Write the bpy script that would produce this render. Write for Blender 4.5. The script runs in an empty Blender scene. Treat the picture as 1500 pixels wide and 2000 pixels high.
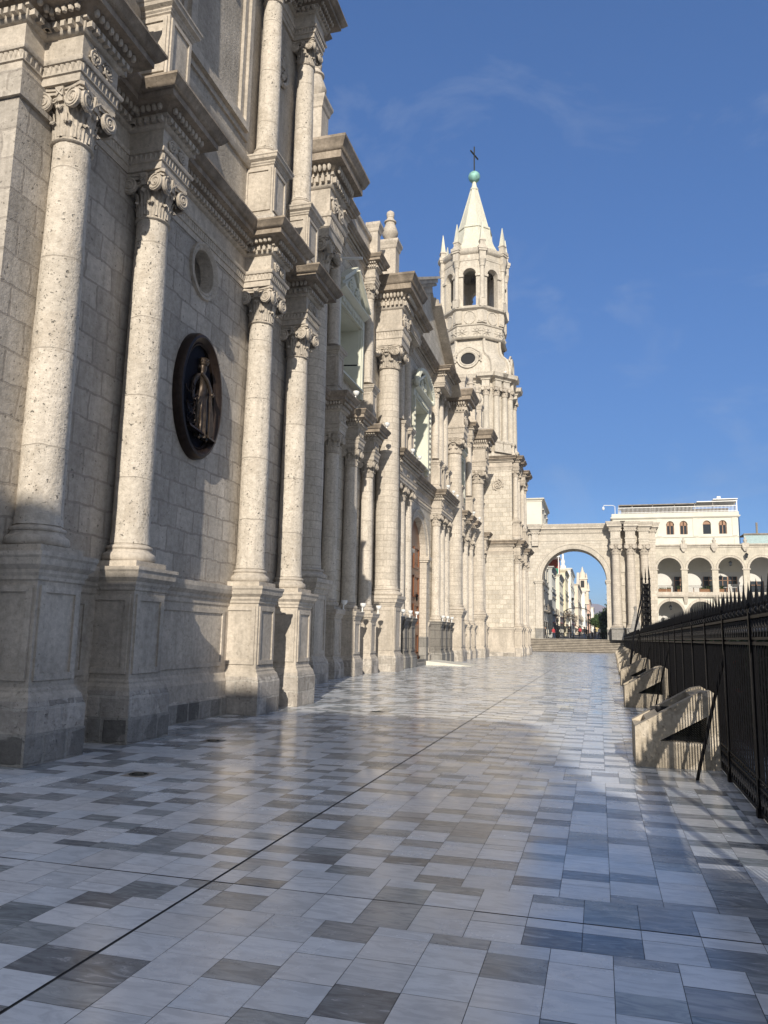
import bpy, bmesh, math, random
import numpy as np
from mathutils import Vector, Matrix
R = math.radians
scene = bpy.context.scene
COL = scene.collection
random.seed(7)

# ------------------------------------------------------------------ camera, sky, sun, exposure
cam_d = bpy.data.cameras.new("camera")
cam = bpy.data.objects.new("camera", cam_d)
COL.objects.link(cam)
cam.matrix_world = Matrix.Translation((0, 0, 1.6)) @ (Matrix.Rotation(R(15.598), 4, 'Z') @ Matrix.Rotation(R(90 + 9.149), 4, 'X') @ Matrix.Rotation(R(1.1), 4, 'Z'))
cam_d.sensor_fit = 'VERTICAL'
cam_d.sensor_height = 24.0
cam_d.lens = 24.0 * 1502.0 / 2000.0
cam_d.clip_start = 0.05
cam_d.clip_end = 12000
scene.camera = cam

SUN_EL = 23.5
SUN_DIR = Vector((0.207, -0.978, 0)).normalized()          # towards the sun, on the ground
SUN_DIR = Vector((SUN_DIR.x * math.cos(R(SUN_EL)), SUN_DIR.y * math.cos(R(SUN_EL)), math.sin(R(SUN_EL))))
world = bpy.data.worlds.new("World")
scene.world = world
world.use_nodes = True
wn = world.node_tree
wn.nodes.clear()
w_out = wn.nodes.new("ShaderNodeOutputWorld")
w_bg = wn.nodes.new("ShaderNodeBackground")
w_sky = wn.nodes.new("ShaderNodeTexSky")
w_sky.sky_type = 'NISHITA'
w_sky.sun_disc = False
w_sky.sun_elevation = R(SUN_EL)
w_sky.sun_rotation = math.atan2(SUN_DIR.x, SUN_DIR.y)
w_sky.altitude = 2300
w_sky.air_density = 1.0
w_sky.dust_density = 0.2
w_sky.ozone_density = 7.0
w_bg.inputs['Strength'].default_value = 0.15
# soft shoulder so that the band near the horizon does not burn out
w_sep = wn.nodes.new("ShaderNodeSeparateColor"); wn.links.new(w_sky.outputs[0], w_sep.inputs[0])
w_m = wn.nodes.new("ShaderNodeMath"); w_m.operation = 'MULTIPLY_ADD'; w_m.inputs[1].default_value = 0.25; w_m.inputs[2].default_value = 1.0
w_cl = wn.nodes.new("ShaderNodeMath"); w_cl.operation = 'MINIMUM'; w_cl.inputs[1].default_value = 7.0
wn.links.new(w_sep.outputs[2], w_cl.inputs[0]); wn.links.new(w_cl.outputs[0], w_m.inputs[0])
w_d = wn.nodes.new("ShaderNodeMath"); w_d.operation = 'DIVIDE'; w_d.inputs[0].default_value = 1.44
wn.links.new(w_m.outputs[0], w_d.inputs[1])
w_s = wn.nodes.new("ShaderNodeVectorMath"); w_s.operation = 'SCALE'
wn.links.new(w_sky.outputs[0], w_s.inputs[0]); wn.links.new(w_d.outputs[0], w_s.inputs['Scale'])
# faint high wisps of cloud
w_tc = wn.nodes.new("ShaderNodeTexCoord")
w_mp = wn.nodes.new("ShaderNodeMapping"); w_mp.inputs['Scale'].default_value = (2.2, 2.2, 5.0); w_mp.inputs['Rotation'].default_value = (0.3, 0.5, 0.4)
wn.links.new(w_tc.outputs['Generated'], w_mp.inputs[0])
w_n = wn.nodes.new("ShaderNodeTexNoise"); w_n.inputs['Scale'].default_value = 2.1; w_n.inputs['Detail'].default_value = 9; w_n.inputs['Roughness'].default_value = 0.62; w_n.inputs['Distortion'].default_value = 0.6
wn.links.new(w_mp.outputs[0], w_n.inputs['Vector'])
w_r = wn.nodes.new("ShaderNodeMapRange"); w_r.inputs[1].default_value = 0.55; w_r.inputs[2].default_value = 0.80; w_r.inputs[3].default_value = 0.0; w_r.inputs[4].default_value = 0.22
wn.links.new(w_n.outputs[0], w_r.inputs[0])
w_x = wn.nodes.new("ShaderNodeMix"); w_x.data_type = 'RGBA'; w_x.inputs[7].default_value = (2.6, 2.9, 3.4, 1)
wn.links.new(w_r.outputs[0], w_x.inputs[0]); wn.links.new(w_s.outputs[0], w_x.inputs[6])
# added fill: unseen pale veil over the sun's half of the sky, brightening the shade
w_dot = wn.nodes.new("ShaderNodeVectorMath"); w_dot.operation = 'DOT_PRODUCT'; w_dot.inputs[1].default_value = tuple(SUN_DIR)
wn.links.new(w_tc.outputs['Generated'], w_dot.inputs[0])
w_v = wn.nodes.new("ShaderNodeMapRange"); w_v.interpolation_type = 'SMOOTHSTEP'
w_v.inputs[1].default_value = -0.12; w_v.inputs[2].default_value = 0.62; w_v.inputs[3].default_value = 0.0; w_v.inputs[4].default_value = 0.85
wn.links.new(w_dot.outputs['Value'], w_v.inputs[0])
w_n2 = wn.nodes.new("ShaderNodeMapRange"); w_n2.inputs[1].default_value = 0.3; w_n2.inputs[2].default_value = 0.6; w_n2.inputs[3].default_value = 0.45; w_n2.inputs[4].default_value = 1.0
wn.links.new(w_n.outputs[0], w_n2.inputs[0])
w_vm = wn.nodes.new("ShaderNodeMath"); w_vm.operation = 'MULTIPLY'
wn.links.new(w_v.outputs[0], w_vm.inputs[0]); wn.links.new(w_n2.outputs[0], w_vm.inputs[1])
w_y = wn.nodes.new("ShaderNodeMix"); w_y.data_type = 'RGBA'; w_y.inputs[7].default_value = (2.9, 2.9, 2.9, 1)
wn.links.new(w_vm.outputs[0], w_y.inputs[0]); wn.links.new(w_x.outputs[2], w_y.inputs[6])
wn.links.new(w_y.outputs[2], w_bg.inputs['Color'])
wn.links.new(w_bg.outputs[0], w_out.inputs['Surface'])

sun_d = bpy.data.lights.new("sun", 'SUN')
sun_d.energy = 4.3
sun_d.angle = R(0.45)
sun_d.color = (1.0, 0.915, 0.79)
sun = bpy.data.objects.new("sun", sun_d)
sun.rotation_euler = (-SUN_DIR).to_track_quat('-Z', 'Y').to_euler()
sun.location = (40, -80, 60)
COL.objects.link(sun)

scene.view_settings.view_transform = 'Standard'
scene.view_settings.look = 'None'
scene.view_settings.exposure = 0.43
scene.view_settings.gamma = 1.0
scene.render.engine = 'CYCLES'
scene.cycles.max_bounces = 6
scene.cycles.diffuse_bounces = 3
scene.cycles.glossy_bounces = 3
scene.cycles.use_denoising = True

# ------------------------------------------------------------------ materials
def new_mat(name):
    m = bpy.data.materials.new(name)
    m.use_nodes = True
    n = m.node_tree
    b = n.nodes.get("Principled BSDF")
    return m, n, b

def node(n, t, **kw):
    x = n.nodes.new(t)
    for k, v in kw.items():
        if k in ('operation', 'blend_type', 'data_type', 'noise_dimensions', 'feature', 'attribute_name', 'clamp', 'offset', 'offset_frequency', 'use_clamp', 'wave_type', 'bands_direction', 'distance'):
            setattr(x, k, v)
        else:
            x.inputs[k.replace('_', ' ')].default_value = v
    return x

def math_n(n, op, a, b=None, clamp=False):
    x = n.nodes.new("ShaderNodeMath")
    x.operation = op
    x.use_clamp = clamp
    for i, s in enumerate((a, b)):
        if s is None: continue
        if isinstance(s, (int, float)): x.inputs[i].default_value = s
        else: n.links.new(s, x.inputs[i])
    return x.outputs[0]

def ramp(n, src, lo, hi, a=0.0, b=1.0):
    x = n.nodes.new("ShaderNodeMapRange")
    x.inputs[1].default_value = lo; x.inputs[2].default_value = hi
    x.inputs[3].default_value = a; x.inputs[4].default_value = b
    n.links.new(src, x.inputs[0])
    return x.outputs[0]

def mixc(n, fac, a, b, blend='MIX'):
    x = n.nodes.new("ShaderNodeMix")
    x.data_type = 'RGBA'; x.blend_type = blend
    for s, i in ((fac, 0), (a, 6), (b, 7)):
        if isinstance(s, (int, float)): x.inputs[i].default_value = s
        elif isinstance(s, tuple): x.inputs[i].default_value = (*s[:3], 1)
        else: n.links.new(s, x.inputs[i])
    return x.outputs[2]

def noise(n, vec, scale, detail=4, rough=0.55, dist=0.0):
    x = n.nodes.new("ShaderNodeTexNoise")
    x.inputs['Scale'].default_value = scale
    x.inputs['Detail'].default_value = detail
    x.inputs['Roughness'].default_value = rough
    x.inputs['Distortion'].default_value = dist
    if vec is not None: n.links.new(vec, x.inputs['Vector'])
    return x.outputs[0]

def mapping(n, vec, scale):
    x = n.nodes.new("ShaderNodeMapping")
    x.inputs['Scale'].default_value = scale
    n.links.new(vec, x.inputs[0])
    return x.outputs[0]

def stone(name, base, joints=None, bw=0.62, bh=0.36, mortar=0.012, mortar_c=None, vary=0.22, pits=0.6, bump=0.5, stain=0.3, patch=None, rough=0.92, fine=1.0, wob=1.0):
    m, n, b = new_mat(name)
    geo = n.nodes.new("ShaderNodeNewGeometry")
    pos = geo.outputs['Position']
    sep = n.nodes.new("ShaderNodeSeparateXYZ"); n.links.new(pos, sep.inputs[0])
    col = None
    height = None
    if joints:
        if joints == 'wall':
            sn = n.nodes.new("ShaderNodeSeparateXYZ"); n.links.new(geo.outputs['True Normal'], sn.inputs[0])
            f = math_n(n, 'GREATER_THAN', math_n(n, 'ABSOLUTE', sn.outputs[0]), 0.6)
            u = math_n(n, 'ADD', math_n(n, 'MULTIPLY', sep.outputs[1], f), math_n(n, 'MULTIPLY', sep.outputs[0], math_n(n, 'SUBTRACT', 1.0, f)))
        else:
            u = math_n(n, 'ADD', sep.outputs[0], sep.outputs[1])
        wn_ = noise(n, pos, 2.6, 4)
        z = math_n(n, 'ADD', sep.outputs[2], ramp(n, wn_, 0, 1, -0.045 * wob, 0.045 * wob))
        u = math_n(n, 'ADD', u, ramp(n, noise(n, pos, 2.0, 4), 0, 1, -0.06 * wob, 0.06 * wob))
        cv = n.nodes.new("ShaderNodeCombineXYZ"); n.links.new(u, cv.inputs[0]); n.links.new(z, cv.inputs[1])
        br = n.nodes.new("ShaderNodeTexBrick")
        br.offset = 0.5
        n.links.new(cv.outputs[0], br.inputs['Vector'])
        br.inputs['Scale'].default_value = 1.0
        br.inputs['Mortar Size'].default_value = mortar
        br.inputs['Mortar Smooth'].default_value = 0.35
        br.inputs['Brick Width'].default_value = bw
        br.inputs['Row Height'].default_value = bh
        c1 = tuple(min(1, c * (1 + vary)) for c in base); c2 = tuple(c * (1 - vary) for c in base)
        br.inputs['Color1'].default_value = (*c1, 1); br.inputs['Color2'].default_value = (*c2, 1)
        mc = mortar_c or tuple(c * 0.62 for c in base)
        br.inputs['Mortar'].default_value = (*mc, 1)
        col = br.outputs['Color']
        height = math_n(n, 'MULTIPLY', br.outputs['Fac'], -0.6)
    # broad weathering
    big = noise(n, mapping(n, pos, (0.9, 0.9, 0.45)), 1.6, 6, 0.65)
    dark = tuple(c * (1 - stain) for c in base); lite = tuple(min(1, c * (1 + 0.5 * stain)) for c in base)
    wcol = mixc(n, ramp(n, big, 0.35, 0.68), dark, lite)
    if col is None: col = wcol
    else:
        g = mixc(n, 1.0, col, wcol, 'MULTIPLY')
        col = mixc(n, 0.55, col, mixc(n, 1.0, g, tuple(1 / max(0.05, c) for c in base), 'MULTIPLY'))
    if patch:
        pm = ramp(n, noise(n, pos, 1.9, 5, 0.6, 0.4), 0.56, 0.60)
        col = mixc(n, math_n(n, 'MULTIPLY', pm, 0.8), col, patch)
    # vertical streaks
    stk = noise(n, mapping(n, pos, (5.0, 5.0, 0.35)), 2.0, 4)
    col = mixc(n, ramp(n, stk, 0.50, 0.72, 0.0, 0.42), col, tuple(c * 0.55 for c in base))
    mott = noise(n, mapping(n, pos, (1.0, 1.0, 1.25)), 10.0 * fine, 6, 0.68)
    col = mixc(n, 1.0, col, mixc(n, ramp(n, mott, 0.34, 0.66), (0.80, 0.785, 0.765), (1.12, 1.11, 1.10)), 'MULTIPLY')
    # fine grain
    gr = noise(n, pos, 42 * fine, 4, 0.7)
    col = mixc(n, ramp(n, gr, 0.3, 0.75, 0.22, 0.0), col, tuple(c * 0.45 for c in base))
    # pits of the tuff
    pm2 = ramp(n, noise(n, pos, 3.1, 3), 0.36, 0.55)
    wv = n.nodes.new("ShaderNodeVectorMath"); wv.operation = 'ADD'
    nz = n.nodes.new("ShaderNodeTexNoise"); nz.inputs['Scale'].default_value = 14.0
    n.links.new(pos, nz.inputs['Vector'])
    sc_ = n.nodes.new("ShaderNodeVectorMath"); sc_.operation = 'SCALE'; sc_.inputs['Scale'].default_value = 0.10
    n.links.new(nz.outputs['Color'], sc_.inputs[0]); n.links.new(pos, wv.inputs[0]); n.links.new(sc_.outputs[0], wv.inputs[1])
    pit = None
    for s, hi, w in ((13.0, 0.30, 1.0), (29.0, 0.36, 0.8)):
        v = n.nodes.new("ShaderNodeTexVoronoi")
        v.inputs['Scale'].default_value = s
        v.inputs['Randomness'].default_value = 1.0
        n.links.new(wv.outputs[0], v.inputs['Vector'])
        sepc = n.nodes.new("ShaderNodeSeparateColor"); n.links.new(v.outputs['Color'], sepc.inputs[0])
        lim = ramp(n, sepc.outputs[0], 0.25, 1.0, 0.0, hi)
        d = math_n(n, 'DIVIDE', v.outputs['Distance'], math_n(n, 'MAXIMUM', lim, 0.001))
        p = ramp(n, d, 0.55, 1.0, w, 0.0)
        pit = p if pit is None else math_n(n, 'MAXIMUM', pit, p)
    pit = math_n(n, 'MULTIPLY', pit, pm2)
    col = mixc(n, math_n(n, 'MULTIPLY', pit, pits), col, tuple(c * 0.30 for c in base))
    n.links.new(col, b.inputs['Base Color'])
    b.inputs['Roughness'].default_value = rough
    b.inputs['Specular IOR Level'].default_value = 0.2
    h = math_n(n, 'ADD', math_n(n, 'MULTIPLY', pit, -1.0), math_n(n, 'ADD', math_n(n, 'MULTIPLY', noise(n, pos, 18, 5, 0.6), 0.9), math_n(n, 'MULTIPLY', gr, 0.35)))
    if height is not None: h = math_n(n, 'ADD', h, height)
    bp = n.nodes.new("ShaderNodeBump")
    bp.inputs['Strength'].default_value = bump
    bp.inputs['Distance'].default_value = 0.02
    n.links.new(h, bp.inputs['Height'])
    n.links.new(bp.outputs[0], b.inputs['Normal'])
    return m

def simple(name, c, rough=0.6, metal=0.0, var=0.15, scale=6.0, bump=0.0, spec=0.4):
    m, n, b = new_mat(name)
    geo = n.nodes.new("ShaderNodeNewGeometry")
    nz = noise(n, geo.outputs['Position'], scale, 5, 0.6)
    col = mixc(n, ramp(n, nz, 0.3, 0.7), tuple(x * (1 - var) for x in c), tuple(min(1, x * (1 + var)) for x in c))
    n.links.new(col, b.inputs['Base Color'])
    b.inputs['Roughness'].default_value = rough
    b.inputs['Metallic'].default_value = metal
    b.inputs['Specular IOR Level'].default_value = spec
    if bump:
        bp = n.nodes.new("ShaderNodeBump"); bp.inputs['Strength'].default_value = bump; bp.inputs['Distance'].default_value = 0.01
        n.links.new(noise(n, geo.outputs['Position'], scale * 5, 5), bp.inputs['Height'])
        n.links.new(bp.outputs[0], b.inputs['Normal'])
    return m

SIL = (0.60, 0.545, 0.47)
M = {}
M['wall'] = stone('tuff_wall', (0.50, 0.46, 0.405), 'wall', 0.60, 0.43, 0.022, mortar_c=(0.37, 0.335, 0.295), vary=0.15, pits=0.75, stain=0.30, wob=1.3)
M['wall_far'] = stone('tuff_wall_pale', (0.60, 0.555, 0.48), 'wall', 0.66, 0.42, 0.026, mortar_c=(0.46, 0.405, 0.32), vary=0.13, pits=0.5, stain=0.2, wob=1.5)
M['stucco'] = stone('rough_tuff_render', (0.50, 0.455, 0.39), None, pits=0.75, stain=0.3, bump=0.9)
M['trim'] = stone('tuff_trim', (0.57, 0.515, 0.44), None, pits=0.45, stain=0.28, bump=0.4)
M['shaft'] = stone('tuff_shaft', (0.64, 0.585, 0.505), 'ring', 9.0, 1.32, 0.008, mortar_c=(0.45, 0.40, 0.34), vary=0.05, pits=0.95, stain=0.16, bump=0.9, patch=(0.53, 0.475, 0.40))
M['course'] = stone('tuff_coursed', (0.60, 0.545, 0.465), 'ring', 0.9, 0.30, 0.014, mortar_c=(0.42, 0.37, 0.31), vary=0.10, pits=0.5, stain=0.2)
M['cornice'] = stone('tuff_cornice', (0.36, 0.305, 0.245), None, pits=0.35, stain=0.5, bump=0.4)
M['plinth'] = stone('tuff_plinth', (0.48, 0.44, 0.39), 'wall', 0.5, 0.33, 0.022, mortar_c=(0.52, 0.49, 0.44), vary=0.30, pits=0.5, stain=0.45, patch=(0.62, 0.58, 0.52), bump=0.8)
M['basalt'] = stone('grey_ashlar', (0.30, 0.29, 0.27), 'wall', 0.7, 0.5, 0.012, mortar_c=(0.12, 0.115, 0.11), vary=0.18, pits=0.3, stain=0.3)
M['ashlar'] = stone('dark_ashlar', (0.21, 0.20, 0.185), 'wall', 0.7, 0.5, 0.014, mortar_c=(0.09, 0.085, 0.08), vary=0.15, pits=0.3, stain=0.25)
M['foot'] = stone('basalt_footing', (0.30, 0.285, 0.26), 'wall', 0.42, 0.36, 0.03, mortar_c=(0.42, 0.40, 0.36), vary=0.4, pits=0.5, stain=0.45, patch=(0.40, 0.38, 0.345), bump=0.9)
M['tower'] = stone('tuff_tower', (0.60, 0.555, 0.48), None, pits=0.3, stain=0.18, bump=0.3, fine=0.5)
M['whitewash'] = stone('white_plaster', (0.66, 0.655, 0.555), None, pits=0.05, stain=0.12, bump=0.15)
M['cream'] = simple('cream_paint', (0.60, 0.60, 0.50), 0.6, var=0.06, scale=2.0)
M['rock'] = stone('step_stone', (0.33, 0.30, 0.26), None, pits=0.3, stain=0.35)
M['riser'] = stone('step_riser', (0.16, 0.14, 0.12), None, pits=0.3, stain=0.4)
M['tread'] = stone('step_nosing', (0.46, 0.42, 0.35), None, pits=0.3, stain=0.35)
M['conc'] = stone('weathered_concrete', (0.50, 0.44, 0.35), None, pits=0.55, stain=0.4, bump=0.6, patch=(0.60, 0.54, 0.45))
M['iron'] = simple('black_iron', (0.007, 0.007, 0.008), 0.45, 0.0, 0.3, 20, 0.0, 0.06)
M['iron_gloss'] = simple('gloss_black_iron', (0.008, 0.008, 0.009), 0.28, 0.0, 0.3, 20, 0.0, 0.3)
M['dark'] = simple('void_shade', (0.02, 0.02, 0.022), 0.8)  # near-black in place of the shade inside openings and hollow boxes
M['bronze'] = simple('dark_bronze', (0.032, 0.021, 0.016), 0.42, 0.6, 0.35, 9, 0.2)
M['bronze_lit'] = simple('lit_bronze', (0.062, 0.046, 0.034), 0.42, 0.6, 0.35, 14, 0.3)  # lighter copy of the bronze, as if the figure caught the light
M['enamel'] = simple('navy_black_panel', (0.010, 0.010, 0.015), 0.7, 0.0, 0.2, 6, 0.0, 0.1)
M['lampwhite'] = simple('white_enamel', (0.78, 0.78, 0.76), 0.45, 0.0, 0.04)
M['copper'] = simple('green_copper', (0.24, 0.46, 0.40), 0.6, 0.2, 0.3, 3)
M['lead'] = simple('dark_iron_cross', (0.05, 0.055, 0.05), 0.5, 0.5)
M['bulwhite'] = simple('white_render', (0.62, 0.60, 0.52), 0.85, 0, 0.07, 0.8)
M['loggia'] = simple('loggia_plaster', (0.60, 0.59, 0.56), 0.9, 0, 0.06, 0.7)
M['glass'] = simple('dark_glass', (0.03, 0.035, 0.04), 0.08, 0, 0.1)
M['woodframe'] = simple('brown_window_wood', (0.28, 0.15, 0.08), 0.5)
M['wicker'] = simple('brown_timber', (0.30, 0.15, 0.07), 0.6)
M['leaf'] = simple('leaf_green', (0.05, 0.085, 0.025), 0.6, 0, 0.5, 3)
M['leafdark'] = simple('dark_leaf_green', (0.022, 0.04, 0.016), 0.6, 0, 0.5, 3)
M['bark'] = simple('bark', (0.10, 0.075, 0.055), 0.9, 0, 0.3, 8, 0.4)
M['canvas'] = simple('white_canvas', (0.82, 0.82, 0.80), 0.8, 0, 0.03)
M['asphalt'] = simple('street_paving', (0.16, 0.155, 0.15), 0.8, 0, 0.2, 3)
M['hill'] = simple('hazy_hill', (0.33, 0.28, 0.30), 1.0, 0, 0.15, 0.004)

def wood_mat():
    m, n, b = new_mat('varnished_door_wood')
    geo = n.nodes.new("ShaderNodeNewGeometry")
    v = mapping(n, geo.outputs['Position'], (9, 9, 0.7))
    g = noise(n, v, 3.0, 6, 0.6, 0.6)
    n.links.new(mixc(n, ramp(n, g, 0.3, 0.7), (0.10, 0.035, 0.014), (0.27, 0.098, 0.036)), b.inputs['Base Color'])
    b.inputs['Roughness'].default_value = 0.35
    return m
M['wood'] = wood_mat()

def marble_mat():
    m, n, b = new_mat('polished_marble_tiles')
    at = n.nodes.new("ShaderNodeAttribute"); at.attribute_name = 'tile'
    geo = n.nodes.new("ShaderNodeNewGeometry")
    pos = geo.outputs['Position']
    # veins drift differently on every tile
    off = n.nodes.new("ShaderNodeVectorMath"); off.operation = 'SCALE'; off.inputs['Scale'].default_value = 37.0
    n.links.new(at.outputs['Color'], off.inputs[0])
    add = n.nodes.new("ShaderNodeVectorMath"); add.operation = 'ADD'
    n.links.new(pos, add.inputs[0]); n.links.new(off.outputs[0], add.inputs[1])
    mp = n.nodes.new("ShaderNodeMapping"); mp.inputs['Rotation'].default_value = (0, 0, 0.5); mp.inputs['Scale'].default_value = (1.3, 4.6, 1)
    n.links.new(add.outputs[0], mp.inputs[0])
    v1 = noise(n, mp.outputs[0], 3.2, 7, 0.62, 1.2)
    v2 = noise(n, add.outputs[0], 9.0, 5, 0.6)
    lum = n.nodes.new("ShaderNodeSeparateColor"); n.links.new(at.outputs['Color'], lum.inputs[0])
    amp = ramp(n, lum.outputs[0], 0.15, 0.6, 0.85, 0.30)
    f = math_n(n, 'MULTIPLY', ramp(n, v1, 0.45, 0.60, 0, 1), amp)
    col = mixc(n, f, at.outputs['Color'], mixc(n, 1.0, at.outputs['Color'], (0.42, 0.44, 0.48), 'MULTIPLY'))
    streak = math_n(n, 'MULTIPLY', ramp(n, v1, 0.40, 0.36, 0, 0.55), ramp(n, lum.outputs[0], 0.3, 0.5, 1, 0))
    col = mixc(n, streak, col, (0.55, 0.56, 0.58))
    col = mixc(n, ramp(n, v2, 0.35, 0.75, 0.14, 0.0), col, (0.25, 0.26, 0.28))
    dirt = noise(n, pos, 0.55, 5, 0.6)
    col = mixc(n, ramp(n, dirt, 0.5, 0.75, 0.0, 0.22), col, (0.30, 0.29, 0.27))
    n.links.new(col, b.inputs['Base Color'])
    r = math_n(n, 'ADD', ramp(n, noise(n, pos, 0.9, 6, 0.65), 0.35, 0.65, 0.11, 0.30), ramp(n, v2, 0.3, 0.7, 0.0, 0.05))
    n.links.new(r, b.inputs['Roughness'])
    b.inputs['IOR'].default_value = 1.52
    bp = n.nodes.new("ShaderNodeBump"); bp.inputs['Strength'].default_value = 0.05; bp.inputs['Distance'].default_value = 0.01
    n.links.new(noise(n, pos, 2.3, 2), bp.inputs['Height'])
    n.links.new(bp.outputs[0], b.inputs['Normal'])
    return m
M['marble'] = marble_mat()
M['grout'] = simple('tile_grout', (0.09, 0.085, 0.08), 0.8)

# ------------------------------------------------------------------ mesh helpers
class MB:
    def __init__(s):
        s.v = []; s.f = []; s.m = []; s.cur = 0; s.sm = []; s.smooth = False
    def add(s, vs, fs):
        o = len(s.v)
        s.v.extend([tuple(map(float, p)) for p in vs])
        for f in fs:
            s.f.append([i + o for i in f]); s.m.append(s.cur); s.sm.append(s.smooth)
        return s
    def box(s, x0, y0, z0, x1, y1, z1):
        vs = [(x0, y0, z0), (x1, y0, z0), (x1, y1, z0), (x0, y1, z0), (x0, y0, z1), (x1, y0, z1), (x1, y1, z1), (x0, y1, z1)]
        return s.add(vs, [(0, 3, 2, 1), (4, 5, 6, 7), (0, 1, 5, 4), (1, 2, 6, 5), (2, 3, 7, 6), (3, 0, 4, 7)])
    def frustum(s, cx, cy, z0, z1, hx0, hy0, hx1, hy1):
        vs = []
        for z, hx, hy in ((z0, hx0, hy0), (z1, hx1, hy1)):
            vs += [(cx - hx, cy - hy, z), (cx + hx, cy - hy, z), (cx + hx, cy + hy, z), (cx - hx, cy + hy, z)]
        return s.add(vs, [(0, 3, 2, 1), (4, 5, 6, 7), (0, 1, 5, 4), (1, 2, 6, 5), (2, 3, 7, 6), (3, 0, 4, 7)])
    def hexa(s, pts8):
        return s.add(pts8, [(0, 3, 2, 1), (4, 5, 6, 7), (0, 1, 5, 4), (1, 2, 6, 5), (2, 3, 7, 6), (3, 0, 4, 7)])
    def lathe(s, prof, segs=32, cx=0, cy=0, jit=0.0, seed=1, phase=0.0, caps=True):
        n = len(prof); vs = []; rnd = random.Random(seed)
        for (r, z) in prof:
            for k in range(segs):
                a = 2 * math.pi * k / segs + phase
                rr = r + (rnd.uniform(-jit, jit) if jit else 0)
                vs.append((cx + rr * math.cos(a), cy + rr * math.sin(a), z))
        fs = []
        for i in range(n - 1):
            for k in range(segs):
                k2 = (k + 1) % segs
                fs.append((i * segs + k, i * segs + k2, (i + 1) * segs + k2, (i + 1) * segs + k))
        if caps:
            fs.append(tuple(range(segs))[::-1]); fs.append(tuple((n - 1) * segs + k for k in range(segs)))
        sm = s.smooth; s.smooth = True; s.add(vs, fs); s.smooth = sm
        return s
    def sweep(s, path, prof, caps=True):
        P = [Vector((p[0], p[1])) for p in path]
        n = len(P); nrm = []
        for i in range(n - 1):
            d = (P[i + 1] - P[i]).normalized(); nrm.append(Vector((d.y, -d.x)))
        mit = []
        for i in range(n):
            if i == 0: mit.append(nrm[0])
            elif i == n - 1: mit.append(nrm[-1])
            else:
                q = nrm[i - 1] + nrm[i]
                mit.append(q / (1 + nrm[i - 1].dot(nrm[i])))
        vs = []
        for i in range(n):
            for (o, z) in prof:
                p = P[i] + mit[i] * o
                vs.append((p.x, p.y, z))
        k = len(prof); fs = []
        for i in range(n - 1):
            for j in range(k - 1):
                fs.append((i * k + j, (i + 1) * k + j, (i + 1) * k + j + 1, i * k + j + 1))
        if caps:
            fs.append(tuple(range(k))); fs.append(tuple((n - 1) * k + j for j in range(k))[::-1])
        return s.add(vs, fs)
    def along(s, path, off, step, fn):
        """call fn(x, y, dirx, diry) at even steps on every offset segment"""
        P = [Vector((p[0], p[1])) for p in path]
        n = len(P); nrm = []
        for i in range(n - 1):
            d = (P[i + 1] - P[i]).normalized(); nrm.append(Vector((d.y, -d.x)))
        mit = []
        for i in range(n):
            if i == 0: mit.append(nrm[0])
            elif i == n - 1: mit.append(nrm[-1])
            else: mit.append((nrm[i - 1] + nrm[i]) / (1 + nrm[i - 1].dot(nrm[i])))
        for i in range(n - 1):
            a = P[i] + mit[i] * off; b = P[i + 1] + mit[i + 1] * off
            d = b - a; L = d.length
            if d.dot(P[i + 1] - P[i]) <= 0: continue
            c = max(1, int(L / step)); d.normalize()
            for q in range(c):
                p = a + d * (L * (q + 0.5) / c)
                fn(p.x, p.y, d.x, d.y)
        return s
    def blk(s, x, y, z0, z1, dx, dy, w, t0, t1):
        """block standing on a swept line: w along the line, from t0 to t1 outwards"""
        nx, ny = dy, -dx
        vs = []
        for z in (z0, z1):
            for a, t in ((-w / 2, t0), (w / 2, t0), (w / 2, t1), (-w / 2, t1)):
                vs.append((x + dx * a + nx * t, y + dy * a + ny * t, z))
        return s.add(vs, [(0, 3, 2, 1), (4, 5, 6, 7), (0, 1, 5, 4), (1, 2, 6, 5), (2, 3, 7, 6), (3, 0, 4, 7)])
    def tube(s, pts, r, segs=6, closed=False):
        pts = [Vector(p) for p in pts]; n = len(pts)
        rs = r if isinstance(r, (list, tuple)) else [r] * n
        vs = []; up = Vector((0, 0, 1))
        prev = None
        for i, p in enumerate(pts):
            if closed: t = pts[(i + 1) % n] - pts[i - 1]
            else: t = pts[min(i + 1, n - 1)] - pts[max(i - 1, 0)]
            if t.length < 1e-9: t = Vector((0, 0, 1))
            t.normalize()
            if prev is None:
                a = t.orthogonal().normalized()
            else:
                a = prev - t * prev.dot(t)
                a = a.normalized() if a.length > 1e-6 else t.orthogonal().normalized()
            prev = a; b = t.cross(a)
            for k in range(segs):
                w = 2 * math.pi * k / segs
                vs.append(p + (a * math.cos(w) + b * math.sin(w)) * rs[i])
        fs = []
        for i in range(n if closed else n - 1):
            j = (i + 1) % n
            for k in range(segs):
                k2 = (k + 1) % segs
                fs.append((i * segs + k, i * segs + k2, j * segs + k2, j * segs + k))
        if not closed:
            fs.append(tuple(range(segs))[::-1]); fs.append(tuple((n - 1) * segs + k for k in range(segs)))
        sm = s.smooth; s.smooth = segs > 4; s.add(vs, fs); s.smooth = sm
        return s
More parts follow.
